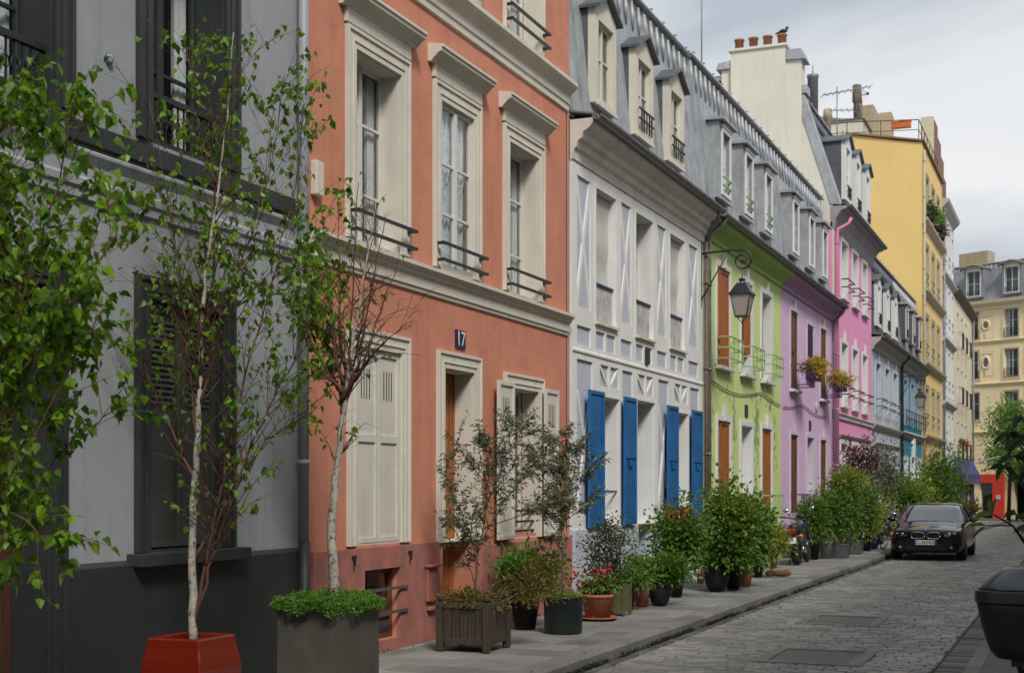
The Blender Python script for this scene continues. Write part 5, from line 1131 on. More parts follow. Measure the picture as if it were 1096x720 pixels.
potted('large black pot with the tallest dense green bush before the green house', 767, 632, 'round', 27, 25, (752, 806, 522, 612), 4600, L_GREEN, (.065, .04), second=((756, 812, 525, 570), 1200, L_YEL, (.06, .035), 'young_leaves', 16))
potted('black pot with low bright green leafy plant in front of the tallest bush', 785, 630, 'taper', 18, 19, (764, 806, 578, 614), 1500, L_BRIGHT, (.07, .045))
potted('terracotta pot with bushy green shrub against the green house', 798, 627, 'taper', 15, 19, (786, 826, 530, 610), 2600, L_GREEN, (.06, .036), potmat=TERRA)
potted('dark pot with yellowish-green shrub just left of the motorcycle', 811, 617, 'tall', 15, 20, (800, 838, 548, 602), 1900, L_YEL, (.06, .034))
potted('tall slim terracotta pot with small leafy plant right before the motorcycle', 828, 607, 'tall', 10, 19, (814, 846, 560, 592), 900, L_GREEN, (.06, .03), potmat=TERRA)
potted('dark grey pot with upright green bamboo-like shrub right of the motorcycle', 872, 598, 'tall', 13, 18, (856, 888, 524, 584), 2300, L_GREEN, (.09, .022), thin=True)
potted('pale grey pot with mid-green shrub before the lilac house', 884, 597, 'taper', 15, 18, (868, 906, 520, 584), 2300, L_GREEN, (.07, .036), potmat=LGP)
potted('low black trough with yellow-tipped green shrub, the nearest trough', 899, 596, 'trough', 22, 15, (884, 922, 504, 582), 2900, L_GREEN, (.07, .038), second=((886, 924, 500, 535), 1100, L_YEL, (.07, .035), 'young_leaves', 14), potmat=GPOT)
potted('second dark trough holding a broad green shrub before the pink house', 915, 592, 'trough', 18, 14, (902, 942, 512, 580), 2500, L_GREEN, (.075, .04), potmat=GPOT)
potted('small black pot of green shrub behind the troughs', 928, 589, 'taper', 11, 14, (918, 948, 526, 578), 1500, L_YEL, (.07, .036))
potted('blue pot with yellow-green shrub beside the bicycle', 936, 587, 'round', 10, 13, (926, 956, 536, 576), 1300, L_YEL, (.08, .04), potmat=BLUEP)
potted('purple-red leaved small tree standing behind the troughs by the pink house', 918, 583, 'taper', 10, 13, (900, 938, 456, 528), 1300, L_PURP, (.08, .04), clusters=26, spread=.2, name='potted_tree', cat='potted tree', twr=.015)
potted('airy dark olive-green tree behind the bicycle', 942, 580, 'taper', 10, 12, (924, 966, 470, 540), 2200, L_OLIVE, (.08, .03), clusters=26, spread=.24, name='potted_tree', cat='potted tree', twr=.015)
potted('green leafy shrub behind the black car, nearest to its left side', 960, 574, 'taper', 10, 11, (940, 985, 506, 562), 2600, L_GREEN, (.10, .05))
potted('yellow-green shrub behind the roof of the black car', 978, 571, 'taper', 9, 10, (960, 1000, 508, 560), 2200, L_YEL, (.10, .05))
potted('tall weeping green tree before the yellow block', 1002, 567, 'taper', 9, 10, (984, 1030, 484, 552), 4200, L_GREEN, (.12, .04), name='potted_tree', cat='potted tree', twr=.02, clusters=30)
potted('low green shrub behind the car near the shopfront', 1014, 565, 'taper', 8, 9, (1000, 1030, 530, 560), 1300, L_DARK, (.10, .05))
potted('rust-toned shrub by the purple shopfront', 1027, 561, 'taper', 6, 7, (1018, 1044, 534, 556), 700, L_RUST, (.12, .06))

# -- flower baskets on the lilac house railings
for k, (yy_, lb) in enumerate(((34.45, 'round basket of yellow-orange flowers on the left purple railing'), (38.55, 'yellow-orange flower basket on the right purple railing of the lilac house'))):
    b = tag(empty('flower_basket', (FX+.48, yy_, 4.55)), lb, 'flower basket', 'flower baskets on the purple railings')
    MB().box(-.13, .13, -.38, .38, -.12, .08).build('box', PUR, b, bevel=.02)
    foliage(b, (b.location.x, b.location.y, b.location.z+.16), (.34, .46, .22), 900, L_GREEN, (.05, .03), 18, .28, 0, None, False, 'foliage', 40+k)
    foliage(b, (b.location.x+.04, b.location.y-.04, b.location.z+.20), (.36, .48, .24), 900, F_ORG, (.05, .045), 22, .24, 0, None, False, 'flowers', 50+k, .25)
b = tag(empty('flower_basket', (FX+.3, 83.0, 4.0)), 'small basket of red flowers on a black balconette of the cream building', 'flower basket'); MB().box(-.1, .1, -.3, .3, -.1, .1).build('box', TERRA, b)
foliage(b, (FX+.3, 83.0, 4.3), (.3, .4, .3), 260, L_GREEN, (.09, .06), 9, .3, 0, None, False, 'foliage', 60); foliage(b, (FX+.34, 82.9, 4.3), (.3, .3, .2), 110, F_RED, (.09, .08), 7, .3, 0, None, False, 'flowers', 61)
for k, y in enumerate((65.6, 68.4, 70.9)):
    b = tag(empty('window_box_plant', (FX+.16, y, 13.9)), ['dark plant pot on the yellow block upper sill, nearest of three', 'bushy green plant on the yellow block upper sill, middle of three', 'grey-green plant on the yellow block upper sill, farthest of three'][k], 'plant pot', 'plants on the yellow block sill')
    MB().lathe([(.16, 0), (.24, .28), (.22, .28), (.2, .25)]).build('pot', BPOT, b); foliage(b, (FX+.2, y, 14.5), (.35, .55, .38), 420, [L_DARK, L_BRIGHT, L_PURP][k], (.13, .07), 10, .3, 0, None, False, 'foliage', 70+k)
b = tag(empty('terrace_planter', (FX-.9, 64.0, 18.0)), 'orange planter hanging on the yellow block terrace railing', 'planter'); MB().box(-.42, .42, -.12, .12, -.12, .16).build('box', surf('orange_plastic', (.5, .12, .02), .5), b, bevel=.03)
MB().box(-.44, .44, -.14, .14, .161, .19).build('rim', MC['orange_plastic'], b)

# -- street tree before the facing block
t = tag(empty('street_tree', (-4.6, 97.5, -.5)), 'light green street tree before the cream-yellow block at the street end', 'tree')
T = MB(); T.tube([(-4.6, 97.5, -.5), (-4.55, 97.5, 1.5), (-4.5, 97.4, 3.5), (-4.6, 97.5, 6.2)], [.14, .12, .09, .03], 8)
for k in range(14):
    a = k*2.4; z = 2.2+k*.28; T.tube([(-4.55, 97.45, z), (-4.55+.8*math.cos(a), 97.4+.8*math.sin(a), z+.6), (-4.55+1.6*math.cos(a), 97.4+1.6*math.sin(a), z+1.5)], [.05, .035, .012], 5)
T.build('trunk', TW_DRK, t, t.location)
foliage(t, (-4.5, 97.4, 4.8), (2.1, 2.1, 2.9), 5200, L_BRIGHT, (.17, .11), 46, .17, 0, None, False, 'crown', 91, .45, minx=-30)
t2 = tag(empty('street_tree', (-1.6, 96.0, -.5)), 'lower spreading green tree right of the red shop doorway', 'tree')
T = MB().tube([(-1.6, 96, -.5), (-1.6, 96, 2.5), (-1.9, 96.1, 4.2)], [.12, .1, .04], 8); T.build('trunk', TW_DRK, t2, t2.location)
foliage(t2, (-1.2, 95.5, 4.2), (3.0, 2.0, 1.5), 4200, L_BRIGHT, (.18, .10), 34, .2, 0, None, False, 'crown', 92, .45, minx=-30)

# -- glossy large-leaved shrub on the right pavement
c = Vector((.42, 9.6, .02)); sh = tag(empty('large_leaved_shrub', c), 'out-of-focus glossy large-leaved shrub at the right edge of the road', 'potted plant')
round_pot(sh, .5, .45, TERRA, 'taper')
P = []; D = []; B = MB(); PY = []; DY = []
def bigleaves(px, py, F, n, yl=False):
    for k in range(n):
        a = 2*math.pi*k/n+rng.random(); (PY if yl else P).append(tuple(W(px, py, F))); (DY if yl else D).append((math.cos(a), math.sin(a)*.8, rng.uniform(-.6, .35)))
top = c+Vector((0, 0, .45))
for px, py, F, n in ((1094, 448, 9, 6), (1080, 462, 9.2, 7), (1096, 470, 8.8, 7), (1086, 488, 9, 5), (1100, 500, 8.7, 8), (1076, 500, 9.3, 6), (1110, 455, 9, 8), (1112, 490, 9, 8), (1088, 550, 8.9, 3), (1116, 530, 9, 8), (1120, 475, 8.6, 8), (1105, 560, 9, 5)):
    e = W(px, py, F); B.tube([top, top.lerp(e, .4)+Vector((.12, 0, .1)), top.lerp(e, .75)+Vector((.08, 0, .03)), e], [.016, .012, .009, .006], 6); bigleaves(px, py, F, n)
for px, py, F, n in ((1063, 550, 8.6, 3), (1056, 562, 8.7, 2)):
    e = W(px, py, F); B.tube([top, top.lerp(e, .5), W(1084, 562, 8.8), e], [.014, .01, .008, .004], 6); bigleaves(px, py, F, n, True)
B.build('branches', TW_DRK, sh, sh.location)
P = np.array(P); D = np.array(D); leafcloud(P, D, nr.uniform(.08, .15, len(P)), nr.uniform(.035, .06, len(P)), fold=.22, droop=.3).build('foliage', L_BIG, sh, sh.location)
leafcloud(np.array(PY), np.array([(-.5, 0, -.1), (-.2, .3, .8), (.1, 0, .6), (-.6, .1, -.5), (-.9, -.2, .1)]), .13, .06, fold=.2, droop=.1).build('young_leaves', L_BIGY, sh, sh.location)

# ================================================================== street lamps
LGL = None
def lampglass():
    m, t, p = _mat('frosted_lamp_glass'); p.inputs['Base Color'].default_value = (.33, .30, .25, 1); p.inputs['Roughness'].default_value = .25; return m
LGL = lampglass()
def street_lamp(y, z, label, size=.86):
    r = tag(empty('street_lamp', (FX, y, z)), label, 'street lamp', 'iron wall lanterns on scroll brackets')
    m = MB(); m.box(.0, .03, -.03, .03, -1.0, .22)
    pts = [(.03, 0, 0), (.3, 0, .02), (.62, 0, .03), (.76, 0, .02)]
    for k in range(26): a = math.pi/2-k*.42; rr = .20*(1-k/30); pts.append((.80+rr*math.cos(a), 0, -.17+rr*math.sin(a)))
    m.tube(pts, [.020]*4+[.020-.0003*k for k in range(26)], 7); m.tube([(.03, 0, -.85), (.55, 0, .01)], .014, 6); m.ball((.55, 0, .03), (.035, .035, .03)); m.ball((.81, 0, -.17), .03)
    m.tube([(.55, 0, 0), (.55, 0, .16)], .008, 5); m.build('bracket', IRON, r)
    SM = Matrix.Translation((.80, 0, -.36)) @ Matrix.Scale(size, 4) @ Matrix.Translation((-.80, 0, .36))
    x = .80; m = MB(); m.tube([(x, 0, -.36), (x, 0, -.56)], .012, 6)
    m.lathe([(.03, -.52), (.085, -.545), (.07, -.565), (.05, -.60), (.06, -.62), (.10, -.635)], (x, 0, 0), 8, sm=False)
    a0, a1, z0_, z1_ = .10, .235, -.63, -.86; 
    m.hexa([(x-a1,-a1,z1_),(x+a1,-a1,z1_),(x+a1,a1,z1_),(x-a1,a1,z1_),(x-a0,-a0,z0_),(x+a0,-a0,z0_),(x+a0,a0,z0_),(x-a0,a0,z0_)]); m.box(x-.25, x+.25, -.25, .25, -.885, -.861)
    m.xf(SM).build('lantern_roof', surf('lamp_iron', (.02, .024, .03), .3, var=.2, bump=.05), r)
    t_, b_, zt, zb = .215, .125, -.886, -1.34; m = MB()
    for sx in (-1, 1):
        for sy in (-1, 1): m.tube([(x+sx*t_, sy*t_, zt), (x+sx*b_, sy*b_, zb)], .012, 5)
    m.box(x-b_-.012, x+b_+.012, -b_-.012, b_+.012, zb-.02, zb+.01)
    m.tube([(x-.10, 0, zb-.02), (x-.05, 0, zb-.09), (x, 0, zb-.14), (x+.05, 0, zb-.09), (x+.10, 0, zb-.02)], .010, 5).ball((x, 0, zb-.14), .02); m.xf(SM).build('lantern_frame', IRON, r)
    g = MB().hexa([(x-b_,-b_,zb+.011),(x+b_,-b_,zb+.011),(x+b_,b_,zb+.011),(x-b_,b_,zb+.011),(x-t_,-t_,zt-.001),(x+t_,-t_,zt-.001),(x+t_,t_,zt-.001),(x-t_,t_,zt-.001)]); g.xf(SM).build('lantern_glass', LGL, r)
street_lamp(25.32, 6.17, 'near black iron scroll-bracket lantern on the drainpipe beside the green house')
street_lamp(55.7, 6.1, 'far black iron scroll-bracket lantern hanging before the teal house')

# ================================================================== roof objects
def aerial(p, h, booms, label, name='tv_aerial', cat='aerial', r=.02, grp=None):
    a = tag(empty(name, p), label, cat, grp); m = MB().tube([(0, 0, 0), (0, 0, h)], r, 6).build('mast', surf('grey_galvanised', (.2, .2, .21), .5, metal=.5), a)
    q = MB()
    for z, L_, n, ax in booms:
        d = Vector((math.cos(ax), math.sin(ax), .0)); e = Vector((-math.sin(ax), math.cos(ax), 0)); q.tube([d*-L_*.3+Vector((0, 0, z)), d*L_*.7+Vector((0, 0, z))], .018, 5)
        for k in range(n): c = d*(L_*(-.3+k/(n-1)))+Vector((0, 0, z)); q.tube([c-e*.18-Vector((0, 0, .12)), c+e*.18+Vector((0, 0, .12))], .012, 4)
    if booms: q.build('elements', MC['grey_galvanised'], a)
    return a
m_ = W(751, 0, 33.8); aerial((m_.x, m_.y, 10.4), 4.6, [], 'tall thin mast rising behind the zinc roofs of the white and green houses', 'mast', 'mast', .022)
a1 = W(896, 120, 47); aerial((a1.x, a1.y, 13.0), 2.4, [(2.2, 1.7, 9, R(-15)), (1.6, .8, 5, R(20))], 'long toothed television aerial on the pink house roof', grp='aerials on the roofs')
a1 = W(902, 118, 52); aerial((a1.x, a1.y, 13.0), 2.2, [(1.9, .6, 4, R(40))], 'short television aerial right of the long one', grp='aerials on the roofs')
a1 = W(870, 100, 44); b = tag(empty('chimney_pipe', (a1.x, a1.y, 13.6)), 'grey pipe chimney rising beside the pink house gable', 'chimney pipe'); MB().lathe([(.17, -.6), (.17, 1.2), (.19, 1.22), (.19, 1.3)], n=12).tube([(0, 0, 1.3), (0, 0, 1.6)], .02, 4).build('pipe', ZINCG, b)
a1 = W(886, 115, 50); b = tag(empty('chimney_pipe', (a1.x, a1.y, 13.6)), 'short beige clay pipe chimney behind the aerials', 'chimney pipe'); MB().lathe([(.12, -.6), (.12, 1.5), (.17, 1.55), (.15, 1.85)], n=10).build('pipe', MC['beige_chimney'], b)
a1 = W(922, 102, 66); b = tag(empty('satellite_dish', a1), 'pale satellite dish beside the tall flue on the yellow block', 'satellite dish')
M_ = Matrix.Rotation(R(70), 4, 'X') @ Matrix.Rotation(R(10), 4, 'Y')
MB().lathe([(.02, -.05), (.18, -.03), (.31, .02), (.34, .05), (.30, .025), (.04, -.04)], n=20).xf(M_).build('dish', WHITE, b); MB().tube([(0, 0, 0), (.35, -.5, -.1)], .02, 5).ball((.38, -.55, -.1), .07).build('arm', IRON, b); MB().tube([(0, .08, 0), (0, .1, -1.6)], .04, 6).build('post', MC['grey_galvanised'], b)
bd = tag(empty('bird', (FX-1.42, 40.2, 14.97)), 'black bird perched on the rightmost orange chimney pot', 'bird')
m = MB().ball((0, 0, .09), (.13, .055, .06)).ball((.10, 0, .17), (.045, .04, .042)).tube([(.13, 0, .17), (.19, 0, .165)], [.014, .003], 5).tube([(-.10, 0, .08), (-.24, 0, .03)], [.035, .018], 5).tube([(.02, .02, .05), (.02, .02, 0)], .006, 4).tube([(.02, -.02, .05), (.02, -.02, 0)], .006, 4); m.build('body', surf('black_feather', (.012, .012, .015), .5), bd, bevel=0)

# ================================================================== vehicles
CARP = paint('black_car_paint', (.004, .0045, .007), .12, .5); CARP.node_tree.nodes['Principled BSDF'].inputs['Specular IOR Level'].default_value = .25
CHR = surf('chrome', (.55, .56, .57), .15, metal=1., bump=0, var=.02)
RUB = surf('tyre_rubber', (.016, .016, .016), .8, bump=.2)
BLKP = surf('black_plastic', (.012, .012, .013), .5, bump=.05)
ALU = surf('alloy', (.28, .29, .30), .35, metal=.9, bump=0)
LENS = glassmat('clear_lens', (.9, .9, .9))
def car_glass():
    m, t, p = _mat('dark_car_glass'); p.inputs['Base Color'].default_value = (.012, .016, .018, 1); p.inputs['Roughness'].default_value = .02; p.inputs['Specular IOR Level'].default_value = 1.; p.inputs['Coat Weight'].default_value = 1.; p.inputs['Coat IOR'].default_value = 1.9; p.inputs['Coat Roughness'].default_value = .01; return m
CGL = car_glass()
def interp(xs, ys, x): return float(np.interp(x, xs, ys))
def smoothstep_curve(keys, n):
    """Catmull-Rom through keyed stations"""
    keys = np.array(keys, float); o = []
    for i in range(len(keys)-1):
        p0 = keys[max(i-1, 0)]; p1 = keys[i]; p2 = keys[i+1]; p3 = keys[min(i+2, len(keys)-1)]
        for k in range(n):
            t = k/n; o.append(.5*((2*p1)+(-p0+p2)*t+(2*p0-5*p1+4*p2-p3)*t*t+(-p0+3*p1-3*p2+p3)*t**3))
    o.append(keys[-1]); return o
def build_car(loc, label):
    r = tag(empty('car', loc), label, 'car'); root = r
    # stations: y, half width, z bottom, z shoulder, z top(centre), roundness
    K = [(-.0, .62, .27, .62, .725), (.03, .75, .22, .67, .755), (.14, .83, .20, .71, .79), (.40, .875, .18, .74, .84), (.9, .895, .18, .78, .90), (1.35, .90, .18, .82, .955), (2.2, .905, .18, .86, .98),
         (3.2, .905, .18, .88, 1.0), (3.9, .895, .20, .90, 1.02), (4.3, .86, .24, .90, 1.04), (4.5, .80, .30, .86, 1.02), (4.58, .70, .40, .80, .94)]
    st = smoothstep_curve(K, 4); m = MB(); vs = []; NP = 20
    for y, hw, zb, zs, zt in st:
        half = [(.0, zb), (hw*.75, zb), (hw*.93, zb+.05), (hw*.985, zb+.16), (hw*1.0, (zb+zs)/2+.02), (hw*.985, zs-.06), (hw*.93, zs+.01), (hw*.80, zs+(zt-zs)*.55), (hw*.5, zt-.012), (hw*.25, zt), (0, zt)]
        ring_ = half+[(-x, z) for x, z in half[-2:0:-1]]; vs.append([(x, y, z) for x, z in ring_])
    n = len(vs[0]); V = [p for q in vs for p in q]; F = [(i*n+k, i*n+(k+1) % n, (i+1)*n+(k+1) % n, (i+1)*n+k) for i in range(len(vs)-1) for k in range(n)]
    F = [f[::-1] for f in F]; F.append(tuple(range(n))); F.append(tuple(range(len(V)-1, len(V)-n-1, -1))); m.add(V, F, True)
    m.smooth[-1] = m.smooth[-2] = False
    body = m.build('body', CARP, root)
    cut = MB()
    for y in (.86, 3.62): cut.lathe([(.365, -1.2), (.365, -.62)], (0, y, .33), 32, axis='x').lathe([(.365, .62), (.365, 1.2)], (0, y, .33), 32, axis='x')
    cut.hexa([(-.46,-.2,.30),(.46,-.2,.30),(.46,.10,.30),(-.46,.10,.30),(-.36,-.2,.37),(.36,-.2,.37),(.36,.10,.37),(-.36,.10,.37)])
    co = cut.build('cutter', BLKP); md = body.modifiers.new('b', 'BOOLEAN'); md.operation = 'DIFFERENCE'; md.object = co; md.solver = 'EXACT'
    bpy.context.view_layer.update()
    me = bpy.data.meshes.new_from_object(body.evaluated_get(bpy.context.evaluated_depsgraph_get())); body.modifiers.clear(); body.data = me; bpy.data.objects.remove(co)
    me.materials.clear(); me.materials.append(CARP)
    MB().box(-.6, .6, .2, 4.3, .2, .5).build('underbody', BLKP, r)
    # cabin: glass house with roof and pillars
    G = [(1.22, .80, .90, .0), (1.55, .78, 1.08, .0), (1.95, .68, 1.29, 0), (2.25, .62, 1.36, 0), (2.8, .60, 1.385, 0), (3.3, .60, 1.35, 0), (3.75, .64, 1.22, 0), (4.12, .70, 1.03, 0)]
    gs = smoothstep_curve(G, 5); m = MB(); V = []
    for y, hwt, zt, _ in gs:
        hb = .815-.03*max(0, (y-3)/1.2); zb = .86; half = [(0, zb), (hb, zb), (hb*.985, zb+.03), (hwt+.035, max(zb+.03, zt-.07)), (hwt-.02, zt-.022), (hwt*.7, zt-.004), (0, zt)]
        V.append([(x, y, z) for x, z in half]+[(-x, y, z) for x, z in half[-2:0:-1]])
    n = len(V[0]); VV = [p for q in V for p in q]; F = [(i*n+(k+1) % n, i*n+k, (i+1)*n+k, (i+1)*n+(k+1) % n) for i in range(len(V)-1) for k in range(n)]; m.add(VV, F, True); m.build('windows', CGL, r)
    rf = MB(); pts = [g for g in gs if 2.13 <= g[0] <= 3.42]; V = []
    for y, hwt, zt, _ in pts:
        V.append([(x, y, z) for x, z in [(hwt+.03, zt-.075), (hwt-.01, zt-.014), (hwt*.7, zt+.010), (0, zt+.014), (-hwt*.7, zt+.010), (-hwt+.01, zt-.014), (-hwt-.03, zt-.075)]])
    n = 7; rf.add([p for q in V for p in q], [(i*n+k+1, i*n+k, (i+1)*n+k, (i+1)*n+k+1) for i in range(len(V)-1) for k in range(n-1)], True)
    rf.build('roof', CARP, r)
    pm = MB()
    for sx in (-1, 1):
        a = [(sx*(g[1]+.012), g[0], g[2]-.03) for g in gs if g[0] <= 2.2]; pm.tube([(sx*.80, 1.15, .88)]+a, .032, 6)
        b = [(sx*(g[1]+.012), g[0], g[2]-.04) for g in gs if g[0] >= 3.4]; pm.tube(b+[(sx*.74, 4.15, .98)], [.05]*len(b)+[.04], 6); pm.tube([(sx*.80, 2.62, .87), (sx*.625, 2.68, 1.33)], .03, 5)
        pm.tube([(sx*(g[1]+.03), g[0], g[2]-.05) for g in gs if 2.1 <= g[0] <= 3.5], .022, 5)
    pm.build('pillars', CARP, r)
    w_ = MB().tube([(-.62, 1.25, .925), (-.1, 1.28, .965), (.0, 1.30, .965)], .008, 4).tube([(.02, 1.25, .955), (.55, 1.30, .935)], .008, 4); w_.build('wipers', BLKP, r)
    # front details
    for sx in (-1, 1):
        fm = MB(); pts = []
        for k in range(20):
            a = 2*math.pi*k/20; c, s_ = math.cos(a), math.sin(a); x = sx*.185+.158*math.copysign(abs(c)**.6, c); z = .625+.078*math.copysign(abs(s_)**.6, s_); pts.append((x, -.015+.10*abs(x)**2+(.03*(z-.5)), z))
        fm.tube(pts+[pts[0]], .011, 6); g = fm.build('kidney_grille', CHR, r)
        b = MB().add([(p[0], p[1]+.012, p[2]) for p in pts], [tuple(range(19, -1, -1))]); 
        for k in range(9): x = sx*.185-.13+k*.0325; b.box(x-.004, x+.004, -.010+.1*x*x, -.004+.1*x*x, .56, .69)
        b.build('grille_slats', BLKP, g)
        # headlight: swept patch following the wing
        hp = []; rows = [(.44, .03), (.56, .045), (.68, .10), (.78, .19), (.845, .34)]
        tp = [.675, .705, .722, .735, .745]; bt = [.605, .585, .585, .605, .66]
        for (x, y), t_, b_ in zip(rows, tp, bt): hp += [(sx*(x*1.02), y-.075, b_), (sx*(x*1.0), y-.055, t_)]
        F = [(2*i, 2*i+2, 2*i+3, 2*i+1) for i in range(4)]; F = F if sx > 0 else [f[::-1] for f in F]
        hb = MB().add([(x, y+.03, z) for x, y, z in hp], F).build('headlight', surf('headlamp_bowl', (.16, .17, .18), .25, metal=.8, bump=0), r)
        MB().add(hp, F, True).build('lens', LENS, hb)
        pr = MB()
        for x, y, q in ((.55, -.012, .040), (.68, .03, .038)): pr.lathe([(.02, -.0), (q, -.012), (q, .02)], (sx*x, y, .648), 16, axis='y')
        pr.build('projector', CHR, hb)
        if sx < 0: MB().box(-.84, -.75, .085, .16, .63, .70).build('indicator', surf('amber_lens', (.6, .22, .05), .3, bump=0), hb)
        fg = MB().lathe([(.035, -.02), (.04, .02)], (sx*.60, .0, .33), 16, axis='y'); fo = fg.build('fog_light', surf('foglamp_lens', (.22, .23, .22), .2, bump=0), r)
        mr = MB().ball((sx*1.0, 1.50, .985), (.105, .065, .065)).tube([(sx*.82, 1.5, .93), (sx*.93, 1.5, .955)], .025, 6); mr.build('mirror', CARP, r)
        MB().box(sx*.93-.06, sx*.93+.07, 1.562, 1.567, .945, 1.02).build('mirror_glass', CGL, kids(r)[-1]) if False else None
        ci = MB().tube([(sx*.30, .035, .40), (sx*.36, .02, .48), (sx*.43, .02, .56), (sx*.56, .2, .72), (sx*.66, .8, .845), (sx*.70, 1.25, .925)], .010, 5); ci.build('bonnet_crease', CARP, r)
        MB().box(sx*.5-.15, sx*.5+.15, 4.53, 4.60, .72, .84).build('tail_light', surf('red_lens', (.3, .01, .01), .25, bump=0), r)
    MB().hexa([(-.50,-.004,.285),(.50,-.004,.285),(.50,.05,.285),(-.50,.05,.285),(-.42,-.008,.395),(.42,-.008,.395),(.42,.05,.395),(-.42,.05,.395)]).build('air_intake', BLKP, r)
    pl_ = MB().box(-.26, .26, -.045, -.033, .40, .51).build('number_plate', PW, r)
    MB().box(-.26, -.222, -.047, -.0455, .40, .51).box(.222, .26, -.047, -.0455, .40, .51).build('blue_band', surf('plate_blue', (.01, .06, .35), .4, bump=0), pl_)
    textmesh('plate_letters', 'CL-269-RW', .095, surf('plate_black', (.01, .01, .01), .4, bump=0), pl_, Matrix.Translation((0, -.047, .453)) @ Matrix.Rotation(R(90), 4, 'X'), .001)
    MB().lathe([(.038, -.0), (.038, .012)], (0, -.012, .735), 16, axis='y').build('badge_ring', CHR, r)
    bq = MB().lathe([(.028, -.003), (.028, .0)], (0, -.013, .735), 16, axis='y').build('badge_disc', MC['plate_blue'], r)
    for sx in (-1, 1):
        for y in (.86, 3.62):
            x0 = sx*.78; w1 = MB().lathe([(.23, -.105), (.30, -.11), (.325, -.09), (.33, 0), (.325, .09), (.30, .11), (.23, .105)], (x0, y, .33), 32, axis='x').build('wheel', RUB, r)
            rm = MB().lathe([(.225, sx*.02), (.228, sx*.10), (.215, sx*.10), (.21, sx*.03)], (x0, y, .33), 28, axis='x')
            for k in range(10):
                a = 2*math.pi*k/10; rm.tube([(x0+sx*.09, y+.03*math.cos(a), .33+.03*math.sin(a)), (x0+sx*.10, y+.22*math.cos(a), .33+.22*math.sin(a))], [.018, .014], 5)
            rm.lathe([(.06, .0), (.05, sx*.03)], (x0+sx*.08, y, .33), 16, axis='x'); rm.build('rim', ALU, w1)
    # door seam and handle on the road side
    MB().box(.885, .905, 2.55, 2.75, .78, .80).box(-.905, -.885, 2.55, 2.75, .78, .80).build('door_handle', CARP, r)
    MB().box(-.60, -.50, 1.60, 1.62, 1.0, 1.08).build('windscreen_sticker', surf('sticker_green', (.1, .35, .25), .5), r)
    return r
build_car((-3.56, 35.0, gz(35)), 'glossy black coupe parked facing the camera beside the kerb')

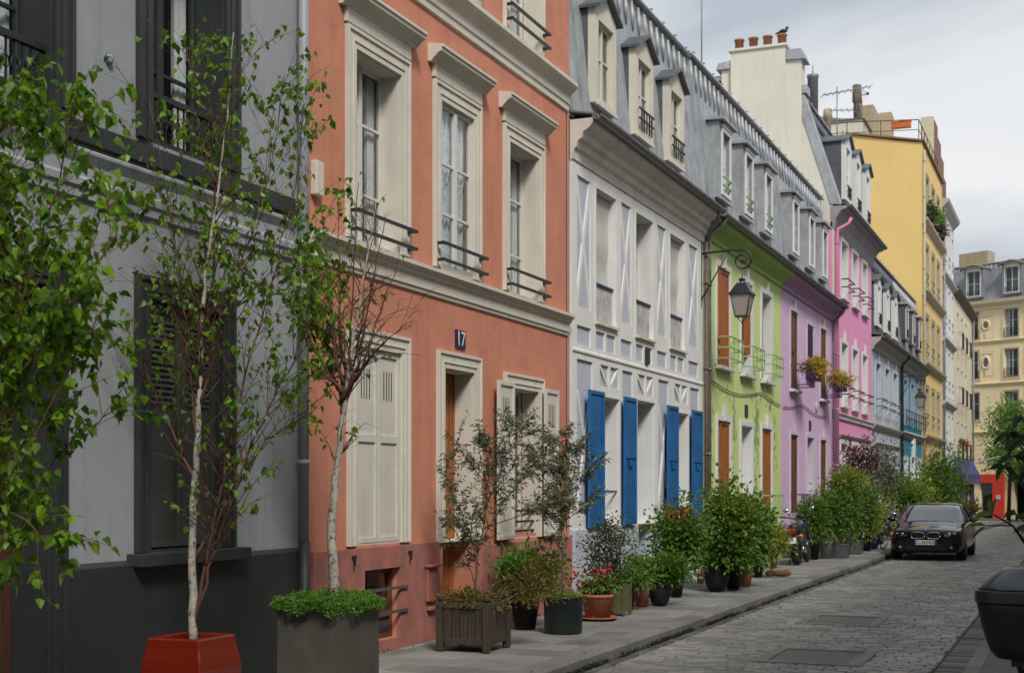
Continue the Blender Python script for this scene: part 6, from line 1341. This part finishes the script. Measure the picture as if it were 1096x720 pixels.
# ---- motorcycle seen from behind
def build_motorcycle(loc, rz):
    r = tag(empty('motorcycle', loc, rz), 'black motorcycle with red tail light parked on the pavement, seen from behind', 'motorcycle')
    def wheel(y, rad, wd):
        w_ = MB(); pr = [(rad-.10, -wd*.5), (rad-.03, -wd*.5), (rad, -wd*.2), (rad, wd*.2), (rad-.03, wd*.5), (rad-.10, wd*.5)]; w_.lathe(pr, (0, y, rad), 28, axis='x')
        w_ = w_.build('wheel', RUB, r); q = MB()
        q.lathe([(rad-.10, -wd*.3), (rad-.085, -wd*.51), (rad-.085, wd*.51), (rad-.10, wd*.3)], (0, y, rad), 24, axis='x').lathe([(.09, -.06), (.09, .06)], (0, y, rad), 14, axis='x')
        q.build('rim', ALU, w_)
    wheel(0, .32, .15); wheel(1.45, .33, .11)
    f = MB().tube([(.10, 0, .32), (.11, .35, .38), (.09, .5, .5)], .022, 6).tube([(-.10, 0, .32), (-.11, .35, .38), (-.09, .5, .5)], .022, 6).tube([(0, .5, .35), (0, .9, .32), (0, 1.12, .72), (0, 1.16, .88)], .03, 6).tube([(.12, -.02, .33), (.13, .12, .68)], .028, 8).tube([(-.12, -.02, .33), (-.13, .12, .68)], .028, 8)
    for s_ in (-1, 1): f.tube([(s_*.09, 1.45, .33), (s_*.09, 1.18, .95)], .024, 8)
    f.build('frame', IRON, r)
    MB().ball((0, .62, .46), (.16, .22, .17)).box(-.13, .13, .5, .75, .30, .45).lathe([(.11, -.19), (.12, -.15), (.12, .15), (.11, .19)], (0, .72, .38), 14, axis='x').build('engine', surf('dark_engine_metal', (.10, .10, .10), .35, metal=.8), r)
    MB().tube([(.10, .78, .40), (.15, .55, .26), (.17, .2, .28), (.19, -.25, .34)], [.022, .03, .045, .05], 10).build('exhaust', CHR, r)
    MB().tube([(-.16, .5, .30), (-.17, -.05, .33)], [.03, .04], 10).build('side_case', BLKP, r)
    MB().ball((0, .86, .80), (.15, .27, .14)).build('tank', paint('black_tank', (.012, .012, .014), .2), r)
    MB().tube([(0, -.12, .80), (0, .1, .765), (0, .35, .74), (0, .6, .77)], [.09, .135, .14, .10], 12).build('seat', surf('black_leather', (.015, .015, .016), .55), r)
    MB().tube([(0, -.35, .58), (0, -.30, .68), (0, -.05, .74)], [.06, .09, .10], 10).tube([(0, -.36, .30), (0, -.40, .58)], .06, 8).build('rear_fender', BLKP, r)
    MB().box(-.085, .085, -.43, -.36, .66, .78).build('tail_light', surf('red_lens', (.3, .01, .01), .25, bump=0), r, bevel=.02)
    p_ = MB().box(-.105, .105, -.475, -.468, .47, .60).build('number_plate', PW, r); MB().box(-.105, -.08, -.478, -.4755, .47, .60).build('blue_band', MC['plate_blue'], p_)
    for s_ in (-1, 1):
        MB().ball((s_*.20, -.38, .62), (.045, .04, .04)).tube([(s_*.08, -.36, .63), (s_*.18, -.38, .62)], .01, 5).build('indicator', surf('orange_lens', (.6, .16, .02), .3, bump=0), r)
        m = MB().tube([(s_*.22, 1.02, 1.04), (s_*.28, .98, 1.16)], .008, 5).ball((s_*.29, .97, 1.18), (.06, .02, .045)); m.build('mirror', CHR, r)
    MB().tube([(-.42, .90, 1.05), (-.30, .98, 1.03), (-.1, 1.12, .98), (.1, 1.12, .98), (.30, .98, 1.03), (.42, .90, 1.05)], .016, 7).tube([(-.42, .9, 1.05), (-.31, .97, 1.03)], .022, 7).tube([(.42, .9, 1.05), (.31, .97, 1.03)], .022, 7).build('handlebar', IRON, r)
    MB().lathe([(.02, .06), (.09, .05), (.10, -.06), (.05, -.14)], (0, 1.32, .93), 16, axis='y').build('headlamp', CHR, r)
    MB().ball((0, 1.15, 1.03), (.10, .06, .05)).build('instruments', BLKP, r)
    f = MB(); pts = [(0, 1.45+.36*math.cos(a), .33+.36*math.sin(a)) for a in np.linspace(R(40), R(190), 9)]; f.tube(pts, .045, 6); f.build('front_fender', BLKP, r)
    MB().tube([(-.10, .45, .35), (-.24, .38, .015)], .014, 5).build('kickstand', IRON, r)
    r.rotation_euler = (0, R(-6), rz); return r
c, F_ = Wp(853, 604); build_motorcycle((c.x, c.y+.05, .13), R(2))

# ---- bicycle
def build_bicycle(loc, rz):
    r = tag(empty('bicycle', loc, rz), 'bicycle leaning among the plant pots next to the black coupe', 'bicycle')
    for y in (0, 1.05):
        w_ = MB().tube([(0, y+.33*math.cos(a), .35+.33*math.sin(a)) for a in np.linspace(0, 2*math.pi, 33)], .018, 6).build('wheel', RUB, r)
        q = MB().tube([(0, y+.305*math.cos(a), .35+.305*math.sin(a)) for a in np.linspace(0, 2*math.pi, 33)], .009, 5)
        for k in range(18): a = 2*math.pi*k/18; q.tube([(0, y, .35), (0, y+.30*math.cos(a), .35+.30*math.sin(a))], .002, 3)
        q.lathe([(.02, -.04), (.02, .04)], (0, y, .35), 8, axis='x'); q.build('rim', ALU, w_)
    MB().tube([(0, 1.05, .35), (0, .58, .30), (0, .42, .85)], .014, 6).tube([(0, .58, .30), (0, .12, .82)], .016, 6).tube([(0, .45, .78), (0, .14, .80)], .014, 6).tube([(0, 1.05, .35), (0, .45, .76)], .010, 6).tube([(.04, 0, .35), (.03, .06, .62), (0, .10, .70), (0, .15, .95)], .013, 6).tube([(-.04, 0, .35), (-.03, .06, .62), (0, .10, .70)], .013, 6).build('frame', paint('blue_grey_bike_paint', (.05, .06, .09), .35), r)
    MB().tube([(-.28, .30, .98), (-.24, .16, 1.0), (0, .14, 1.0), (.24, .16, 1.0), (.28, .30, .98)], .012, 6).build('handlebar', CHR, r)
    MB().tube([(0, .32, .90), (0, .42, .90), (0, .56, .91)], [.02, .05, .075], 8).build('saddle', BLKP, r)
    MB().lathe([(.09, -.008), (.09, .008)], (0, .58, .30), 16, axis='x').tube([(.03, .58, .30), (.05, .52, .15), (.12, .52, .15)], .010, 5).tube([(-.03, .58, .30), (-.05, .64, .45), (-.12, .64, .45)], .010, 5).build('crankset', CHR, r)
    MB().tube([(0, 1.05+.37*math.cos(a), .35+.37*math.sin(a)) for a in np.linspace(R(20), R(160), 9)], .016, 5).tube([(0, .37*math.cos(a), .35+.37*math.sin(a)) for a in np.linspace(R(30), R(170), 9)], .016, 5).build('mudguards', CHR, r)
    r.rotation_euler = (0, R(7), rz); return r
c, F_ = Wp(945, 588); build_bicycle((c.x, c.y, gz(c.y)+.13), R(-12))

# ---- scooter with a top case, close on the right
def build_scooter(loc, rz):
    r = tag(empty('motor_scooter', loc, rz), 'dark scooter with black top case, cut off by the right picture edge', 'scooter')
    # local: y forward, x right, rear case centred at y 0
    def case(z0, z1, lo, hi, y0=0., pw=.55):
        m = MB(); n = 28; L_ = 7
        for i in range(L_+1):
            t = i/L_; sx = lo[0]+(hi[0]-lo[0])*t**pw; sy = lo[1]+(hi[1]-lo[1])*t**pw; z = z0+(z1-z0)*t
            for k in range(n): a = 2*math.pi*k/n; c, s_ = math.cos(a), math.sin(a); m.v.append((sx*math.copysign(abs(c)**.45, c), y0+sy*math.copysign(abs(s_)**.45, s_), z))
        for i in range(L_):
            for k in range(n): m.f.append((i*n+k, i*n+(k+1) % n, (i+1)*n+(k+1) % n, (i+1)*n+k)); m.smooth.append(True)
        m.f.append(tuple(range(n-1, -1, -1))); m.f.append(tuple(range(L_*n, L_*n+n))); m.smooth += [False, False]; return m
    CB = surf('black_case_plastic', (.009, .009, .010), .5, bump=.15, bscale=300); m = case(1.02, 1.265, (.20, .17), (.285, .215))
    b = m.build('top_case', CB, r, bevel=.004)
    m = MB()
    m2 = case(1.268, 1.325, (.292, .222), (.292, .222)); m2.build('case_band', surf('satin_case_trim', (.03, .03, .032), .3, bump=0), b, bevel=.006)
    m3 = case(1.328, 1.425, (.285, .215), (.17, .13), 0., 1.15); m3.build('case_lid', paint('lid_blue_reflection', (.006, .016, .045), .2, .4), b, bevel=.006)  # blue reflection on the black lid is put into its colour
    MB().box(-.13, .13, -.12, .16, .985, 1.018).tube([(-.1, -.1, 1.0), (-.12, .15, .86)], .014, 6).tube([(.1, -.1, 1.0), (.12, .15, .86)], .014, 6).build('carrier', IRON, r)
    sp = paint('scooter_body_blue_grey', (.05, .06, .075), .25)
    MB().tube([(0, -.02, .70), (0, .15, .80), (0, .5, .78), (0, .85, .62), (0, 1.0, .42)], [.10, .17, .19, .15, .10], 14).build('body', sp, r)
    MB().tube([(0, .12, .92), (0, .35, .93), (0, .7, .84), (0, .95, .80)], [.12, .16, .15, .09], 12).build('seat', MC['black_leather'], r)
    MB().box(-.17, .17, .9, 1.35, .26, .33).tube([(0, 1.35, .3), (0, 1.5, .7), (0, 1.55, .98)], [.2, .2, .11], 12).build('leg_shield', sp, r)
    MB().tube([(-.30, 1.42, 1.0), (-.1, 1.52, .98), (.1, 1.52, .98), (.30, 1.42, 1.0)], .018, 6).build('handlebar', IRON, r)
    for y, q in ((.28, .25), (1.72, .25)):
        w_ = MB().lathe([(.13, -.06), (.22, -.06), (q, -.02), (q, .02), (.22, .06), (.13, .06)], (0, y, q), 24, axis='x').build('wheel', RUB, r); MB().lathe([(.13, -.03), (.13, .03)], (0, y, q), 16, axis='x').build('rim', ALU, w_)
    MB().tube([(0, 1.72, .25), (.08, 1.70, .3), (.07, 1.55, .8)], .022, 6).tube([(0, 1.72, .25), (-.08, 1.70, .3), (-.07, 1.55, .8)], .022, 6).build('fork', IRON, r)
    MB().box(-.10, .10, -.13, -.08, .70, .78).build('tail_light', MC['red_lens'], r, bevel=.01); MB().box(-.09, .09, -.165, -.155, .46, .60).tube([(0, -.08, .70), (0, -.155, .6)], .02, 5).build('number_plate', PW, r)
    MB().tube([(.18, .75, .28), (.20, .3, .30), (.20, .0, .36)], [.03, .05, .05], 10).build('exhaust', CHR, r); MB().tube([(-.08, .9, .28), (-.2, .95, .016)], .014, 5).build('kickstand', IRON, r)
    return r
c = W(1120, 660, 6.2); build_scooter((c.x, c.y, .016), R(-7))

# ---- straw broom head lying on the pavement
c, F_ = Wp(834, 616); b = tag(empty('broom', c, R(35)), 'straw broom head lying on the pavement before the slim terracotta pot', 'broom')
STRAW = surf('straw', (.30, .17, .07), .85, var=.35, nscale=20)
m = MB()
for k in range(160):
    a = nr.uniform(0, 6.28); q = math.sqrt(nr.uniform(0, 1)); z = .055+.05*q*math.sin(a); x = q*math.cos(a)
    m.tube([(-.22, x*.05, z*.9+.01), (-.0, x*.10, z), (.18+nr.uniform(-.02, .02), x*.16, z*1.1+nr.uniform(-.004, .004))], .004, 3)
m.build('bristles', STRAW, b); MB().lathe([(.045, -.26), (.06, -.2), (.055, -.16)], (0, 0, .055), 12, axis='x').build('binding', surf('broom_binding', (.2, .1, .04), .8), b)
